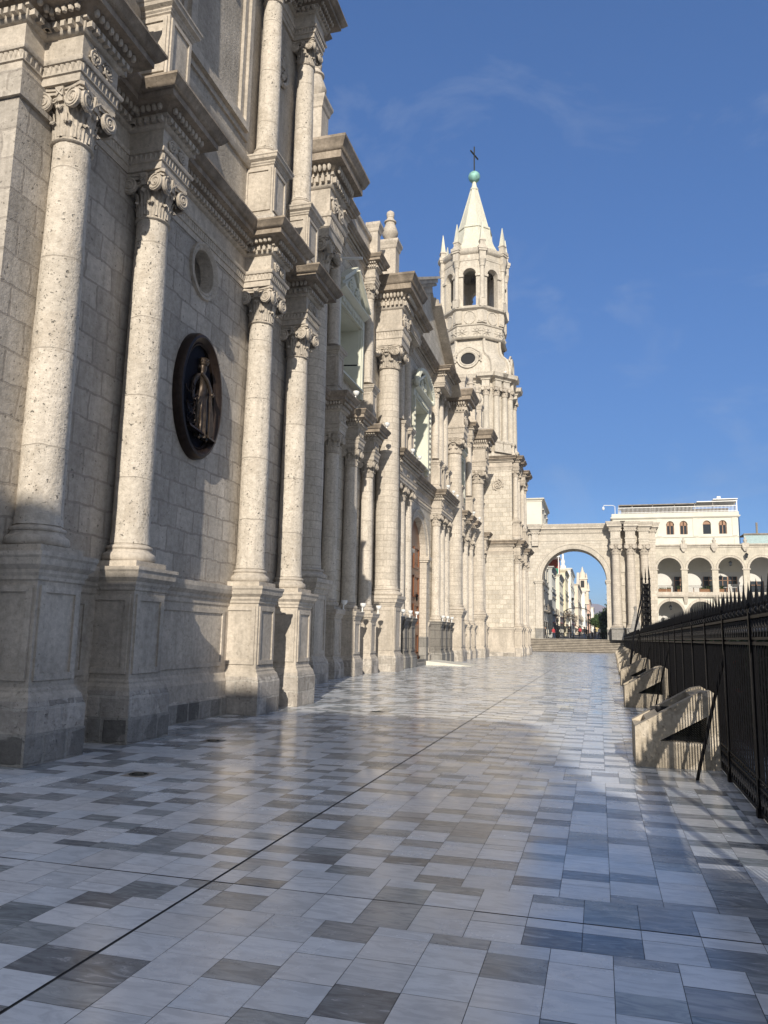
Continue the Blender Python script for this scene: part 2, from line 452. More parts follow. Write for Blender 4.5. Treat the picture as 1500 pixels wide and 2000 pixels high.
    def ball(s, c, rx, ry=None, rz=None, u=8, w=5):
        ry = rx if ry is None else ry; rz = rx if rz is None else rz
        vs = [(c[0], c[1], c[2] - rz)]
        for i in range(1, w):
            th = -math.pi / 2 + math.pi * i / w
            for k in range(u):
                a = 2 * math.pi * k / u
                vs.append((c[0] + rx * math.cos(th) * math.cos(a), c[1] + ry * math.cos(th) * math.sin(a), c[2] + rz * math.sin(th)))
        vs.append((c[0], c[1], c[2] + rz))
        fs = []
        for k in range(u): fs.append((0, 1 + (k + 1) % u, 1 + k))
        for i in range(w - 2):
            for k in range(u):
                k2 = (k + 1) % u
                fs.append((1 + i * u + k, 1 + i * u + k2, 1 + (i + 1) * u + k2, 1 + (i + 1) * u + k))
        t = len(vs) - 1; o = 1 + (w - 2) * u
        for k in range(u): fs.append((o + k, o + (k + 1) % u, t))
        sm = s.smooth; s.smooth = True; s.add(vs, fs); s.smooth = sm
        return s
    def plate(s, outer, holes, o, u, v, nvec, thick):
        """flat panel with holes in the plane o + a*u + b*v, thickened along nvec"""
        o, u, v, nvec = Vector(o), Vector(u), Vector(v), Vector(nvec)
        bm = bmesh.new(); edges = []; loops = []
        for lp in [outer] + list(holes):
            vv = [bm.verts.new((a, b, 0)) for a, b in lp]
            loops.append(list(lp))
            for i in range(len(vv)): edges.append(bm.edges.new((vv[i], vv[(i + 1) % len(vv)])))
        bmesh.ops.triangle_fill(bm, edges=edges, use_beauty=True)
        bm.verts.index_update()
        V2 = [(q.co.x, q.co.y) for q in bm.verts]
        F = [[q.index for q in f.verts] for f in bm.faces]
        bm.free()
        s.add([o + u * a + v * b for a, b in V2], F)
        s.add([o + u * a + v * b + nvec * thick for a, b in V2], [f[::-1] for f in F])
        for lp in loops:
            k = len(lp)
            vs = [o + u * a + v * b for a, b in lp] + [o + u * a + v * b + nvec * thick for a, b in lp]
            s.add(vs, [(i, (i + 1) % k, k + (i + 1) % k, k + i) for i in range(k)])
        return s
    def ring(s, prof, o, u, v, nvec, rx, rz, a0=0.0, a1=2 * math.pi, segs=40):
        """moulding run round an ellipse: prof is (outwards, off the wall)"""
        o, u, v, nvec = Vector(o), Vector(u), Vector(v), Vector(nvec)
        full = abs(a1 - a0 - 2 * math.pi) < 1e-6
        k = len(prof); vs = []; cnt = segs if full else segs + 1
        for i in range(cnt):
            a = a0 + (a1 - a0) * i / segs
            for (d, h) in prof:
                vs.append(o + u * ((rx + d) * math.cos(a)) + v * ((rz + d) * math.sin(a)) + nvec * h)
        fs = []
        for i in range(segs):
            j = (i + 1) % cnt
            for q in range(k - 1):
                fs.append((i * k + q, j * k + q, j * k + q + 1, i * k + q + 1))
        return s.add(vs, fs)
    def xf(s, mat, start=0):
        for i in range(start, len(s.v)):
            s.v[i] = tuple(mat @ Vector(s.v[i]))
        return s
    def mesh(s, name, mats):
        me = bpy.data.meshes.new(name)
        me.from_pydata(s.v, [], s.f)
        for m in mats: me.materials.append(m)
        me.polygons.foreach_set('material_index', s.m)
        if any(s.sm):
            me.polygons.foreach_set('use_smooth', s.sm)
            try: me.set_sharp_from_angle(angle=R(40))
            except Exception: pass
        me.validate()
        me.update()
        return me
    def build(s, name, mats, parent=None, loc=(0, 0, 0)):
        if not isinstance(mats, (list, tuple)): mats = [mats]
        return link(name, s.mesh(name, mats), parent, loc)

def link(name, me, parent=None, loc=(0, 0, 0)):
    ob = bpy.data.objects.new(name, me)
    COL.objects.link(ob)
    ob.location = loc
    if parent is not None: ob.parent = parent
    return ob

def tag(o, label=None, cat=None, group=None, kind=None):
    if label: o['label'] = label
    if cat: o['category'] = cat
    if group: o['group'] = group
    if kind: o['kind'] = kind
    return o

def thing(name, label, cat, loc=(0, 0, 0), group=None, rz=0.0):
    o = bpy.data.objects.new(name, None)
    COL.objects.link(o)
    o.location = loc; o.rotation_euler = (0, 0, rz); o.empty_display_size = 0.3
    return tag(o, label, cat, group)

def arc(cx, cz, rx, rz, a0, a1, n):
    return [(cx + rx * math.cos(a0 + (a1 - a0) * i / n), cz + rz * math.sin(a0 + (a1 - a0) * i / n)) for i in range(n + 1)]

def arch_hole(c, half, z0, spring, n=16, rise=None):
    return [(c - half, z0), (c + half, z0)] + arc(c, spring, half, rise or half, 0, math.pi, n)

# ------------------------------------------------------------------ ground and floor
g = MB(); g.box(-400, -300, -0.7, 9000, 9000, -0.32); g.box(-9000, -300, -0.72, -400.5, 9000, -0.33)
o = g.build('ground', M['asphalt']); tag(o, kind='structure')
g = MB(); g.box(-18, -24, -0.30, 2.3, 101.2, -0.008)
o = g.build('floor_bed', M['grout']); tag(o, kind='structure')

def build_floor():
    rnd = random.Random(11)
    vs = []; fs = []; cols = []
    W = 0.3125; X0 = -2.47
    def pick(p_dark):
        q = rnd.random()
        if q < p_dark:
            t = rnd.random()
            if t < 0.10: c = rnd.uniform(0.19, 0.24); return (c * 0.95, c * 1.03, c * 1.12)
            c = rnd.uniform(0.27, 0.44); w = rnd.uniform(-0.04, 0.0)
            return (c + w, c, c - w * 0.5)
        c = rnd.uniform(0.68, 0.82); w = rnd.uniform(-0.045, -0.005)
        return (c + w, c, c - w)
    gap = 0.0016
    def tile(xa, xb, ya, yb, c):
        if yb - ya < 0.02: return
        o_ = len(vs)
        dz = [rnd.uniform(-0.0006, 0.0006) for _ in range(4)]
        vs.extend([(xa + gap, ya + gap, dz[0]), (xb - gap, ya + gap, dz[1]), (xb - gap, yb - gap, dz[2]), (xa + gap, yb - gap, dz[3])])
        fs.append((o_, o_ + 1, o_ + 2, o_ + 3)); cols.append(c)
    per = 5.03
    for nband in range(-1, 20):
        yb0 = 4.43 + per * nband
        yend = min(yb0 + per, 101.1)
        if yb0 > 101: break
        joint = 0.006 if nband == 0 else 0.0
        # border band, half a tile off the field
        for k in range(-26, 15):
            xa = X0 + (k - 0.5) * W; xb = xa + W
            cut = k == 0
            for r_ in range(2):
                y0 = yb0 + 0.42 * r_ + (joint if r_ else 0); y1 = y0 + 0.42 - (0 if r_ else joint)
                s = y0 + rnd.choice((0.15, 0.27, 0.27, 0.42))
                c1, c2 = pick(0.32), pick(0.32)
                for (a_, b_) in (((xa, X0 - 0.009), (X0 + 0.009, xb)) if cut else ((xa, xb),)):
                    tile(a_, b_, y0, s, c1)
                    tile(a_, b_, s, y1, c2)
        for k in range(-26, 15):
            xa = X0 + k * W; xb = xa + W
            if k == 0: xa += 0.009
            if k == -1: xb -= 0.009
            y = yb0 + 0.84
            dk = rnd.random() < 0.5
            near = yb0 < 2
            first = True
            while y < yend - 0.01:
                if near or k < -6: L = rnd.choice((0.30, 0.31, 0.31, 0.22))
                else: L = rnd.uniform(0.18, 0.22) if dk else rnd.choice((0.30, 0.30, 0.42))
                if first: L *= rnd.uniform(0.4, 1.0); first = False
                y1 = min(y + L, yend)
                if yend - y1 < 0.07: y1 = yend
                pd = (0.40 if near else 0.5) if k < -6 or near else (0.94 if dk else 0.05)
                if L > 0.36:
                    tile(xa, xb, y, y + L * 0.7, pick(pd)); tile(xa, xb, y + L * 0.7, y1, pick(pd))
                else:
                    tile(xa, xb, y, y1, pick(pd))
                y = y1; dk = not dk if rnd.random() < 0.85 else dk
    me = bpy.data.meshes.new('marble_floor')
    me.from_pydata(vs, [], fs)
    me.materials.append(M['marble'])
    at = me.attributes.new('tile', 'FLOAT_COLOR', 'FACE')
    arr = np.ones((len(cols), 4), dtype=np.float32); arr[:, :3] = np.array(cols)
    at.data.foreach_set('color', arr.ravel())
    me.update()
    o_ = link('marble_floor', me); tag(o_, kind='structure')
build_floor()

# ------------------------------------------------------------------ the classical order: reusable meshes
def leaf(mb, ang, r0, z0, hgt, wid, curl):
    prof = [(0.0, 0.0), (0.02, 0.22), (0.05, 0.45), (0.10, 0.66), (0.20, 0.85), (0.36, 0.97), (0.52, 0.96), (0.60, 0.84)]
    wd = [0.72, 0.85, 1.0, 0.98, 0.90, 0.74, 0.52, 0.22]
    cr = [-0.10, 0.03, -0.05, 0.09, -0.05, 0.03, -0.10]
    vs = []; ca, sa = math.cos(ang), math.sin(ang)
    for i, (a, b) in enumerate(prof):
        for j in range(7):
            t = (j - 3) / 3.0
            lob = 1.0 if j in (0, 6) and i % 2 == 0 else (0.88 if j in (0, 6) else 1.0)
            rr = r0 + a * curl + cr[j] * 0.55
            zz = z0 + b * hgt - (0.05 * abs(t) * hgt if i > 3 else 0)
            w = wid * wd[i] * t * lob
            vs.append((ca * rr - sa * w, sa * rr + ca * w, zz))
    fs = []
    for i in range(len(prof) - 1):
        for j in range(6):
            fs.append((i * 7 + j, i * 7 + j + 1, (i + 1) * 7 + j + 1, (i + 1) * 7 + j))
    mb.add(vs, fs)
    # underside of the curled tip
    vs2 = [(v[0] - ca * 0.05, v[1] - sa * 0.05, v[2] - 0.03) for v in vs[28:]]
    fs2 = [(f[0] - 28, f[3] - 28, f[2] - 28, f[1] - 28) for f in fs if f[0] >= 28]
    mb.add(vs2, fs2)

def capital_mesh(detail=True):
    """unit capital: shaft radius 1 below, 3.0 high"""
    mb = MB()
    mb.lathe([(0.98, -0.02), (1.10, 0.02), (1.16, 0.08), (1.10, 0.15), (0.98, 0.18), (0.98, 0.9), (1.03, 1.6), (1.15, 2.1), (1.32, 2.38), (1.3, 2.5), (0.8, 2.5)], 28)
    n1 = 8
    for k in range(n1):
        leaf(mb, 2 * math.pi * (k + 0.5) / n1, 1.02, 0.18, 0.95, 0.40, 0.62)
        leaf(mb, 2 * math.pi * k / n1, 1.05, 0.3, 1.70, 0.40, 0.70)
    for k in range(4):
        a = math.pi / 4 + k * math.pi / 2
        st = len(mb.v)
        # a pair of scrolls set in a V at the corner
        cz, cr, rad = 2.12, 1.60, 0.54
        c = 18
        for side in (-1, 1):
            s2 = len(mb.v)
            ringv = []
            for dy in (-0.10, 0.10):
                for i in range(c):
                    w = 2 * math.pi * i / c
                    ringv.append((cr + rad * math.cos(w), dy, cz + rad * math.sin(w)))
            mb.add(ringv, [(i, (i + 1) % c, c + (i + 1) % c, c + i) for i in range(c)] + [tuple(range(c))[::-1], tuple(range(c, 2 * c))])
            if detail:
                pts = []
                for i in range(34):
                    w = i / 33 * 2 * math.pi * 2.2
                    rr = rad * (0.97 - 0.86 * i / 33)
                    pts.append((cr + rr * math.cos(w + 1.3), side * 0.115, cz + rr * math.sin(w + 1.3)))
                mb.tube(pts, 0.06, 5)
                mb.ball((cr, side * 0.12, cz), 0.10, 0.06, 0.10, 6, 4)
            mb.xf(Matrix.Translation((2.1, 0, 0)) @ Matrix.Rotation(-side * 0.62, 4, 'Z') @ Matrix.Translation((-2.1, side * 0.06, 0)), s2)
        # band that carries the scroll
        mb.hexa([(0.9, -0.2, 2.2), (1.6, -0.24, 2.4), (1.6, 0.24, 2.4), (0.9, 0.2, 2.2), (0.9, -0.2, 2.6), (1.8, -0.24, 2.64), (1.8, 0.24, 2.64), (0.9, 0.2, 2.6)])
        mb.xf(Matrix.Rotation(a, 4, 'Z'), st)
        # boss in the middle of each face of the abacus
        st = len(mb.v)
        mb.hexa([(1.1, -0.2, 2.25), (1.34, -0.16, 2.2), (1.34, 0.16, 2.2), (1.1, 0.2, 2.25), (1.1, -0.28, 2.92), (1.50, -0.26, 2.92), (1.50, 0.26, 2.92), (1.1, 0.28, 2.92)])
        if detail:
            mb.tube([(1.47, -0.2, 2.82), (1.44, 0.2, 2.42)], 0.05, 4); mb.tube([(1.47, 0.2, 2.82), (1.44, -0.2, 2.42)], 0.05, 4)
            for sgn in (-1, 1):
                pts = [(1.18 + 0.02 * i, sgn * (0.42 + 0.17 * math.cos(i * 0.7)), 2.28 + 0.16 * math.sin(i * 0.7)) for i in range(9)]
                mb.tube(pts, 0.06, 4)
        mb.xf(Matrix.Rotation(k * math.pi / 2, 4, 'Z'), st)
    # abacus with hollowed sides
    for z0, z1, sc in ((2.62, 2.80, 1.0), (2.80, 3.0, 1.07)):
        pts = []
        for k in range(4):
            a = k * math.pi / 2
            for i in range(-4, 5):
                t = i / 4.0
                x = (1.26 + 0.20 * t * t) * sc; y = 1.30 * t * sc
                pts.append((x * math.cos(a) - y * math.sin(a), x * math.sin(a) + y * math.cos(a)))
        n = len(pts)
        mb.add([(p[0], p[1], z0) for p in pts] + [(p[0], p[1], z1) for p in pts], [(i, (i + 1) % n, n + (i + 1) % n, n + i) for i in range(n)] + [tuple(range(n))[::-1], tuple(range(n, 2 * n))])
    return mb.mesh('capital', [M['trim']])
CAP = capital_mesh(True)
CAP_S = capital_mesh(False)

def base_mesh(r, h):
    mb = MB(); k = r
    mb.box(-1.42 * k, -1.42 * k, 0, 1.42 * k, 1.42 * k, 0.26 * h)
    pr = []
    for i in range(9):
        a = -math.pi / 2 + math.pi * i / 8
        pr.append((1.26 * k + 0.15 * k * math.cos(a), 0.44 * h + 0.18 * h * math.sin(a)))
    pr += [(1.20 * k, 0.66 * h), (1.16 * k, 0.70 * h), (1.16 * k, 0.76 * h)]
    for i in range(7):
        a = -math.pi / 2 + math.pi * i / 6
        pr.append((1.13 * k + 0.09 * k * math.cos(a), 0.84 * h + 0.08 * h * math.sin(a)))
    pr += [(1.07 * k, 0.94 * h), (1.0 * k, 1.0 * h)]
    mb.lathe(pr, 36, jit=0.004 * k)
    return mb.mesh('base', [M['trim']])

def shaft_mesh(r, h, mat, seed=1):
    mb = MB(); pr = []
    for i in range(25):
        t = i / 24
        e = 1.0 if t < 0.3 else 1.0 - 0.13 * ((t - 0.3) / 0.7) ** 1.5
        fl = 0.06 * max(0, 1 - t * 40)
        pr.append((r * (e + fl), h * t))
    mb.lathe(pr, 40, jit=0.005 * r / 0.29, seed=seed)
    return mb.mesh('shaft', [mat])

def ped_mesh(half, h, depth, plinth_h, panels=True, pm='plinth', far=True, dm='trim', foot=0.0):
    """pedestal open at the back; local origin on the ground at the column axis, front towards +X"""
    mb = MB(); s = half / 0.42
    path = [(-depth, -half), (half, -half), (half, half), (-depth, half)]
    ct = h - 0.36 * min(1, h / 2.5)
    q = min(1, h / 2.5)
    mb.cur = 1
    mb.sweep(path, [(-0.3, 0.001), (0.115, 0.001), (0.12, plinth_h * 0.86), (0.085, plinth_h)], caps=False)
    mb.cur = 0
    mb.sweep(path, [(0.085, plinth_h), (0.075, plinth_h + 0.05 * q), (0.03, plinth_h + 0.10 * q), (0.03, plinth_h + 0.13 * q), (0.0, plinth_h + 0.16 * q), (0.0, ct), (0.025, ct + 0.02), (0.025, ct + 0.06 * q), (0.05, ct + 0.10 * q), (0.05, ct + 0.14 * q), (0.11, ct + 0.20 * q), (0.12, ct + 0.28 * q), (0.14, ct + 0.31 * q), (0.14, h), (-half * 0.98, h + 0.001)], caps=False)
    if panels:
        z0, z1 = plinth_h + 0.24 * q, ct - 0.05; fw = 0.085 * s; t = 0.028
        a, b = -half + 0.05 * s, half - 0.05 * s
        for (u0, u1, v0, v1) in ((a, a + fw, z0, z1), (b - fw, b, z0, z1), (a + fw, b - fw, z0, z0 + fw), (a + fw, b - fw, z1 - fw, z1)):
            mb.box(half - 0.01, u0, v0, half + t, u1, v1)
            if a + fw < b - fw and depth > half:
                mb.box(u0, -half - t, v0, u1, -half + 0.01, v1)
                if far: mb.box(u0, half - 0.01, v0, u1, half + t, v1)
    if foot:
        mb.cur = 2
        mb.sweep(path, [(-0.28, 0.002), (0.128, 0.002), (0.131, foot), (-0.28, foot + 0.002)], caps=False)
    return mb.mesh('pedestal', [M[dm], M[pm], M['foot']])

# ------------------------------------------------------------------ the cathedral
cath = thing('cathedral', 'long pale stone cathedral with tall columns, carved cornices and a spired bell tower', 'cathedral', (-9, 43.85, 0))
CO = Vector((-9, 43.85, 0))
def cpart(mb, name, mats, parent=None):
    if parent is None:
        o_ = mb.build(name, mats, cath); o_.location = -CO
    else:
        o_ = mb.build(name, mats, parent)
    return o_

def column(x, y, z0, zsh, zcap, ztop, r, shaft, base=None, ped=None, capm=None, pz=0.0, capscale=None):
    """shaft is the part; base, capital and pedestal hang from it"""
    c = link('column', shaft, cath, Vector((x, y, zsh)) - CO)
    k = link('capital', capm or CAP, c, (0, 0, zcap - zsh))
    rt = r * 0.87
    cs = capscale or (rt, (ztop - zcap) / 3.0)
    k.scale = (cs[0], cs[0], cs[1])
    if base is not None: link('base', base, c, (0, 0, z0 - zsh))
    if ped is not None: link('pedestal', ped, c, (0, 0, pz - zsh))
    return c

def ent_profile(z0, h, s, over, frieze=None):
    """classical entablature outline from its underside up; s scales the small mouldings"""
    t = lambda q: z0 + q * h
    return [(-0.5 * s, t(0)), (0.0, t(0)), (0.0, t(.09)), (0.025 * s, t(.10)), (0.025 * s, t(.20)), (0.06 * s, t(.21)), (0.075 * s, t(.235)), (0.075 * s, t(.26)), (0.0, t(.27)),
            (0.0, t(.54)), (0.04 * s, t(.55)), (0.07 * s, t(.58)), (0.07 * s, t(.66)), (0.11 * s, t(.67)), (0.11 * s, t(.70)), (0.24 * over / 0.5, t(.77)), (0.30 * over / 0.5, t(.775)),
            (0.36 * over / 0.5, t(.78)), (0.36 * over / 0.5, t(.86)), (0.40 * over / 0.5, t(.87)), (0.43 * over / 0.5, t(.90)), (0.49 * over / 0.5, t(.965)), (over, t(.97)), (over, t(1.0)), (-0.5 * s, t(1.0) + 0.03)]

def entablature(mb, path, z0, h, s=1.0, over=0.5, dent=0.115, egg=0.105, zig=0.08, trim=0, cor=1):
    pf = ent_profile(z0, h, s, over)
    mb.cur = trim
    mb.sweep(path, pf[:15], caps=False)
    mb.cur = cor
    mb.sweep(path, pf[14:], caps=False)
    mb.cur = trim
    t = lambda q: z0 + q * h
    if dent: mb.along(path, 0.07 * s, dent * s, lambda x, y, dx, dy: mb.blk(x, y, t(.59), t(.655), dx, dy, dent * s * 0.58, -0.01, 0.085 * s))
    if egg:
        def eg(x, y, dx, dy):
            nx, ny = dy, -dx
            o_ = 0.075 * s + 0.05 * over / 0.5
            mb.ball((x + nx * o_, y + ny * o_, t(.735)), 0.046 * s * (egg / 0.105), 0.046 * s * (egg / 0.105), 0.05 * h, 6, 4)
        mb.along(path, 0.09 * s, egg * s, eg)
    if zig:
        def zg(x, y, dx, dy):
            nx, ny = dy, -dx; w = zig * s * 0.48; a = 0.002; b = 0.022 * s
            P = lambda q, n_, z: (x + dx * q + nx * n_, y + dy * q + ny * n_, z)
            mb.add([P(-w, a, t(.20)), P(w, a, t(.20)), P(0, a, t(.115)), P(-w * .5, b, t(.198)), P(w * .5, b, t(.198)), P(0, b * .6, t(.14))], [(0, 3, 5, 2), (3, 4, 5), (4, 1, 2, 5), (0, 1, 4, 3)])
        mb.along(path, 0.025 * s, zig * s, zg)
    mb.cur = 0

def relief(mb, o_, u, v, nvec, w, h, seed, thick=0.05):
    """carved foliage: scrolling stems and rosettes lying on a face"""
    rnd = random.Random(seed); o_, u, v, nvec = Vector(o_), Vector(u), Vector(v), Vector(nvec)
    P = lambda a, b, d: o_ + u * a + v * b + nvec * d
    m = min(w, h)
    k = max(1, int(max(w, h) / m + 0.5))
    for q in range(k):
        cx, cy = ((q + 0.5) * w / k, h / 2) if w >= h else (w / 2, (q + 0.5) * h / k)
        for sg in (-1, 1):
            pts = [P(cx + sg * m * (0.06 + 0.36 * i / 14) * math.cos(i * 0.55 + q), cy + m * (0.06 + 0.36 * i / 14) * math.sin(i * 0.55 + q) * sg, thick * 0.5) for i in range(15)]
            mb.tube(pts, [m * 0.055 * (0.5 + i / 20) for i in range(15)], 5)
        for j in range(5):
            a = j * 1.256 + q
            c = P(cx + m * 0.15 * math.cos(a), cy + m * 0.15 * math.sin(a), thick * 0.5)
            mb.ball(c, m * 0.085, u=6, w=4)
        for j in range(6):
            a = rnd.uniform(0, 6.28); d = rnd.uniform(0.3, 0.47) * m
            mb.ball(P(cx + d * math.cos(a), cy + d * math.sin(a), thick * 0.3), m * rnd.uniform(0.05, 0.09), u=6, w=4)

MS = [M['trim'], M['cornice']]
# small order meshes
SH_S = [shaft_mesh(0.29, 8.30 - 2.93, M['shaft'], s) for s in range(2)]
SH_C = shaft_mesh(0.29, 8.55 - 2.93, M['shaft'], 5)
SH_U = shaft_mesh(0.245, 16.36 - 12.55, M['shaft'], 6)
SH_UC = shaft_mesh(0.24, 17.05 - 13.0, M['shaft'], 7)
SH_G = shaft_mesh(0.56, 14.4 - 3.8, M['course'], 8)
BA_S = base_mesh(0.29, 0.38); BA_U = base_mesh(0.245, 0.33); BA_G = base_mesh(0.56, 0.52)
PED_S = ped_mesh(0.42, 2.55, 0.55, 0.74)
PED_C = ped_mesh(0.42, 2.55, 0.5, 0.62)
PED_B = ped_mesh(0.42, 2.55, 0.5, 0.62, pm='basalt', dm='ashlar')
PED_D = ped_mesh(0.42, 2.55, 0.55, 0.74, foot=0.37)
PED_U = ped_mesh(0.36, 1.72, 0.5, 0.22, pm='plinth')
PED_UC = ped_mesh(0.34, 1.95, 0.45, 0.2)
PED_G = ped_mesh(0.62, 3.3, 0.75, 0.72)

def tower_low(yc, sgn, wallmat, near):
    """both storeys below the roof line; yc centre of the tower front, sgn +1/-1 mirrors it"""
    XF = -7.35; hw = 5.03
    Y = lambda d: yc + d
    y0, y1 = yc - hw, yc + hw
    cd = (-4.27, -2.2, 2.17, 4.3) if sgn > 0 else (-4.3, -2.17, 2.2, 4.27)
    wm = [M[wallmat], M['trim'], M['plinth'], M['foot']]
    cs_ = [Y(d) for d in cd]
    # walls
    mb = MB()
    uy = (0, 1, 0); uz = (0, 0, 1)
    outer = [(y0, 2.4), (y1, 2.4), (y1, 9.075), (y0, 9.075)]
    oc = arc(yc + 0.05, 8.62, 0.40, 0.44, 0, 2 * math.pi, 28)[:-1]
    mb.plate(outer, [oc], (XF, 0, 0), uy, uz, (-1, 0, 0), 0.7)
    mb.box(-16.5, y0, 2.4, XF - 0.702, y0 + 0.7, 9.075)
    mb.box(-16.5, y1 - 0.7, 2.4, XF - 0.702, y1, 9.075)
    mb.box(XF - 1.2, yc - 0.9, 7.8, XF - 0.85, yc + 1.0, 9.06)
    # second storey
    cpart(mb, 'wall', wm)
    mb = MB(); mb.box(-16.5, y0 + 0.05, 10.2, XF - 0.05, y1 - 0.05, 16.98)
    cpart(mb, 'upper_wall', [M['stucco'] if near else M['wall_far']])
    mb = MB(); mb.cur = 0
    # rusticated quoin strip at the near corner
    path = [(-16.5, y0), (XF, y0), (XF, y1), (-16.5, y1)]
    mb.cur = 2
    mb.sweep(path, [(-0.2, 0.0), (0.17, 0.0), (0.17, 0.34), (0.14, 0.38)], caps=False)
    mb.cur = 1
    mb.sweep(path, [(0.14, 0.38), (0.14, 0.66), (0.11, 0.72), (0.09, 0.80), (0.06, 0.84), (0.06, 2.12), (0.08, 2.15), (0.08, 2.22), (0.11, 2.26), (0.11, 2.31), (0.17, 2.38), (0.19, 2.46), (0.19, 2.54), (-0.1, 2.57)], caps=False)
    if near:
        mb.cur = 3; mb.sweep([(XF, cs_[1] + 0.45), (XF, cs_[2] - 0.50)], [(-0.15, 0.001), (0.181, 0.001), (0.184, 0.33), (-0.15, 0.332)]); mb.sweep([(XF, cs_[0] + 0.5), (XF, cs_[1] - 0.5)], [(-0.15, 0.001), (0.181, 0.001), (0.184, 0.33), (-0.15, 0.332)]); mb.cur = 1
    # raised frames on the dado between the pedestals
    cs = [Y(d) for d in cd]
    for a, b in ((cs[0] + 0.62, cs[1] - 0.62), (cs[1] + 0.62, cs[2] - 0.62), (cs[2] + 0.62, cs[3] - 0.62)):
        for (u0, u1, v0, v1) in ((a, a + 0.08, 0.95, 2.06), (b - 0.08, b, 0.95, 2.06), (a + 0.08, b - 0.08, 0.95, 1.03), (a + 0.08, b - 0.08, 1.98, 2.06)):
            mb.box(XF + 0.05, u0, v0, XF + 0.086, u1, v1)
    cpart(mb, 'dado', wm)
    # corner pilaster
    mb = MB()
    for a, b in ((y0 - 0.06, y0 + 0.62),):
        mb.box(XF - 1.4, a, 2.58, XF + 0.07, b, 9.06)
        mb.box(XF - 1.42, a - 0.05, 8.62, XF + 0.12, b + 0.05, 8.70)
    cpart(mb, 'pilaster', [M['wall'] if near else M['wall_far']])
    # oculus frame
    mb = MB()
    mb.ring([(-0.03, -0.25), (0.0, 0.02), (0.04, 0.05), (0.07, 0.03), (0.11, 0.06), (0.14, 0.06), (0.15, -0.02)], (XF, yc + 0.05, 8.62), uy, uz, (1, 0, 0), 0.385, 0.425)
    cpart(mb, 'oculus_frame', [M['trim']])
    # first entablature
    def brk(hf, front):
        p = [(-16.5, y0 - .02), (XF + .02, y0 - .02)]
        for c in cs: p += [(XF + .02, c - hf), (front, c - hf), (front, c + hf), (XF + .02, c + hf)]
        return p + [(XF + .02, y1 + .02), (-16.5, y1 + .02)]
    mb = MB()
    entablature(mb, brk(0.40, -6.70), 9.08, 1.29)
    mb.box(-16.5, y0, 9.09, XF - 0.04, y1, 10.3)
    for i, c in enumerate(cs):
        relief(mb, (-6.70, c - 0.3, 9.47), (0, 1, 0), (0, 0, 1), (1, 0, 0), 0.6, 0.28, i)
    cpart(mb, 'entablature', MS)
    for i, c in enumerate(cs):
        column(-7.05, c, 2.55, 2.93, 8.30, 9.08, 0.29, SH_S[i % 2], BA_S, PED_D if near and i < 2 else PED_S)
    # second storey: pedestals, columns, window surround, entablature
    for i, c in enumerate(cs):
        column(-7.12, c, 12.22, 12.55, 16.36, 17.0, 0.245, SH_U, BA_U, PED_U, pz=10.50)
    mb = MB()
    entablature(mb, [(-16.5, y0 + 0.05), (XF, y0 + 0.05)] + sum([[(XF, c - 0.35), (-6.78, c - 0.35), (-6.78, c + 0.35), (XF, c + 0.35)] for c in cs], []) + [(XF, y1 - 0.05), (-16.5, y1 - 0.05)], 17.0, 1.25)
    mb.box(-16.5, y0 + 0.1, 17.01, XF - 0.05, y1 - 0.1, 18.2)
    cpart(mb, 'entablature', MS)
    if not near:
        mb = MB(); relief(mb, (-9.35, y0 + 0.05, 15.0), (1, 0, 0), (0, 0, 1), (0, -1, 0), 1.3, 1.25, 5, 0.12); relief(mb, (-10.6, y0 + 0.05, 15.0), (1, 0, 0), (0, 0, 1), (0, -1, 0), 1.2, 1.25, 6, 0.12)
        cpart(mb, 'carved_panel', [M['trim']])
    # framed blind window of the second storey
    mb = MB()
    a, b = yc - 1.25, yc + 1.65
    for d, t in ((0.0, 0.05), (0.14, 0.14), (0.30, 0.07)):
        w = 0.16
        for (u0, u1, v0, v1) in ((a + d, a + d + w, 12.5 + d, 16.4 - d), (b - d - w, b - d, 12.5 + d, 16.4 - d), (a + d + w, b - d - w, 12.5 + d, 12.5 + d + w), (a + d + w, b - d - w, 16.4 - d - w, 16.4 - d)):
            mb.box(XF - 0.06, u0, v0, XF - 0.05 + t, u1, v1)
    mb.sweep([(XF - 0.05, y0 + 0.1), (XF - 0.05, y1 - 0.1)], [(-0.1, 11.95), (0.05, 11.95), (0.10, 12.05), (0.10, 12.12), (-0.1, 12.14)], caps=True)
    # carved panel between the paired columns
    for c in ((cs[2] + cs[3]) / 2, (cs[0] + cs[1]) / 2):
        relief(mb, (XF - 0.05, c - 0.55, 14.9), (0, 1, 0), (0, 0, 1), (1, 0, 0), 1.1, 1.3, 9, 0.12)
    cpart(mb, 'window_surround', [M['trim']])

YC = 43.85
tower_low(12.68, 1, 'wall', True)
tower_low(2 * YC - 12.68, -1, 'wall_far', False)

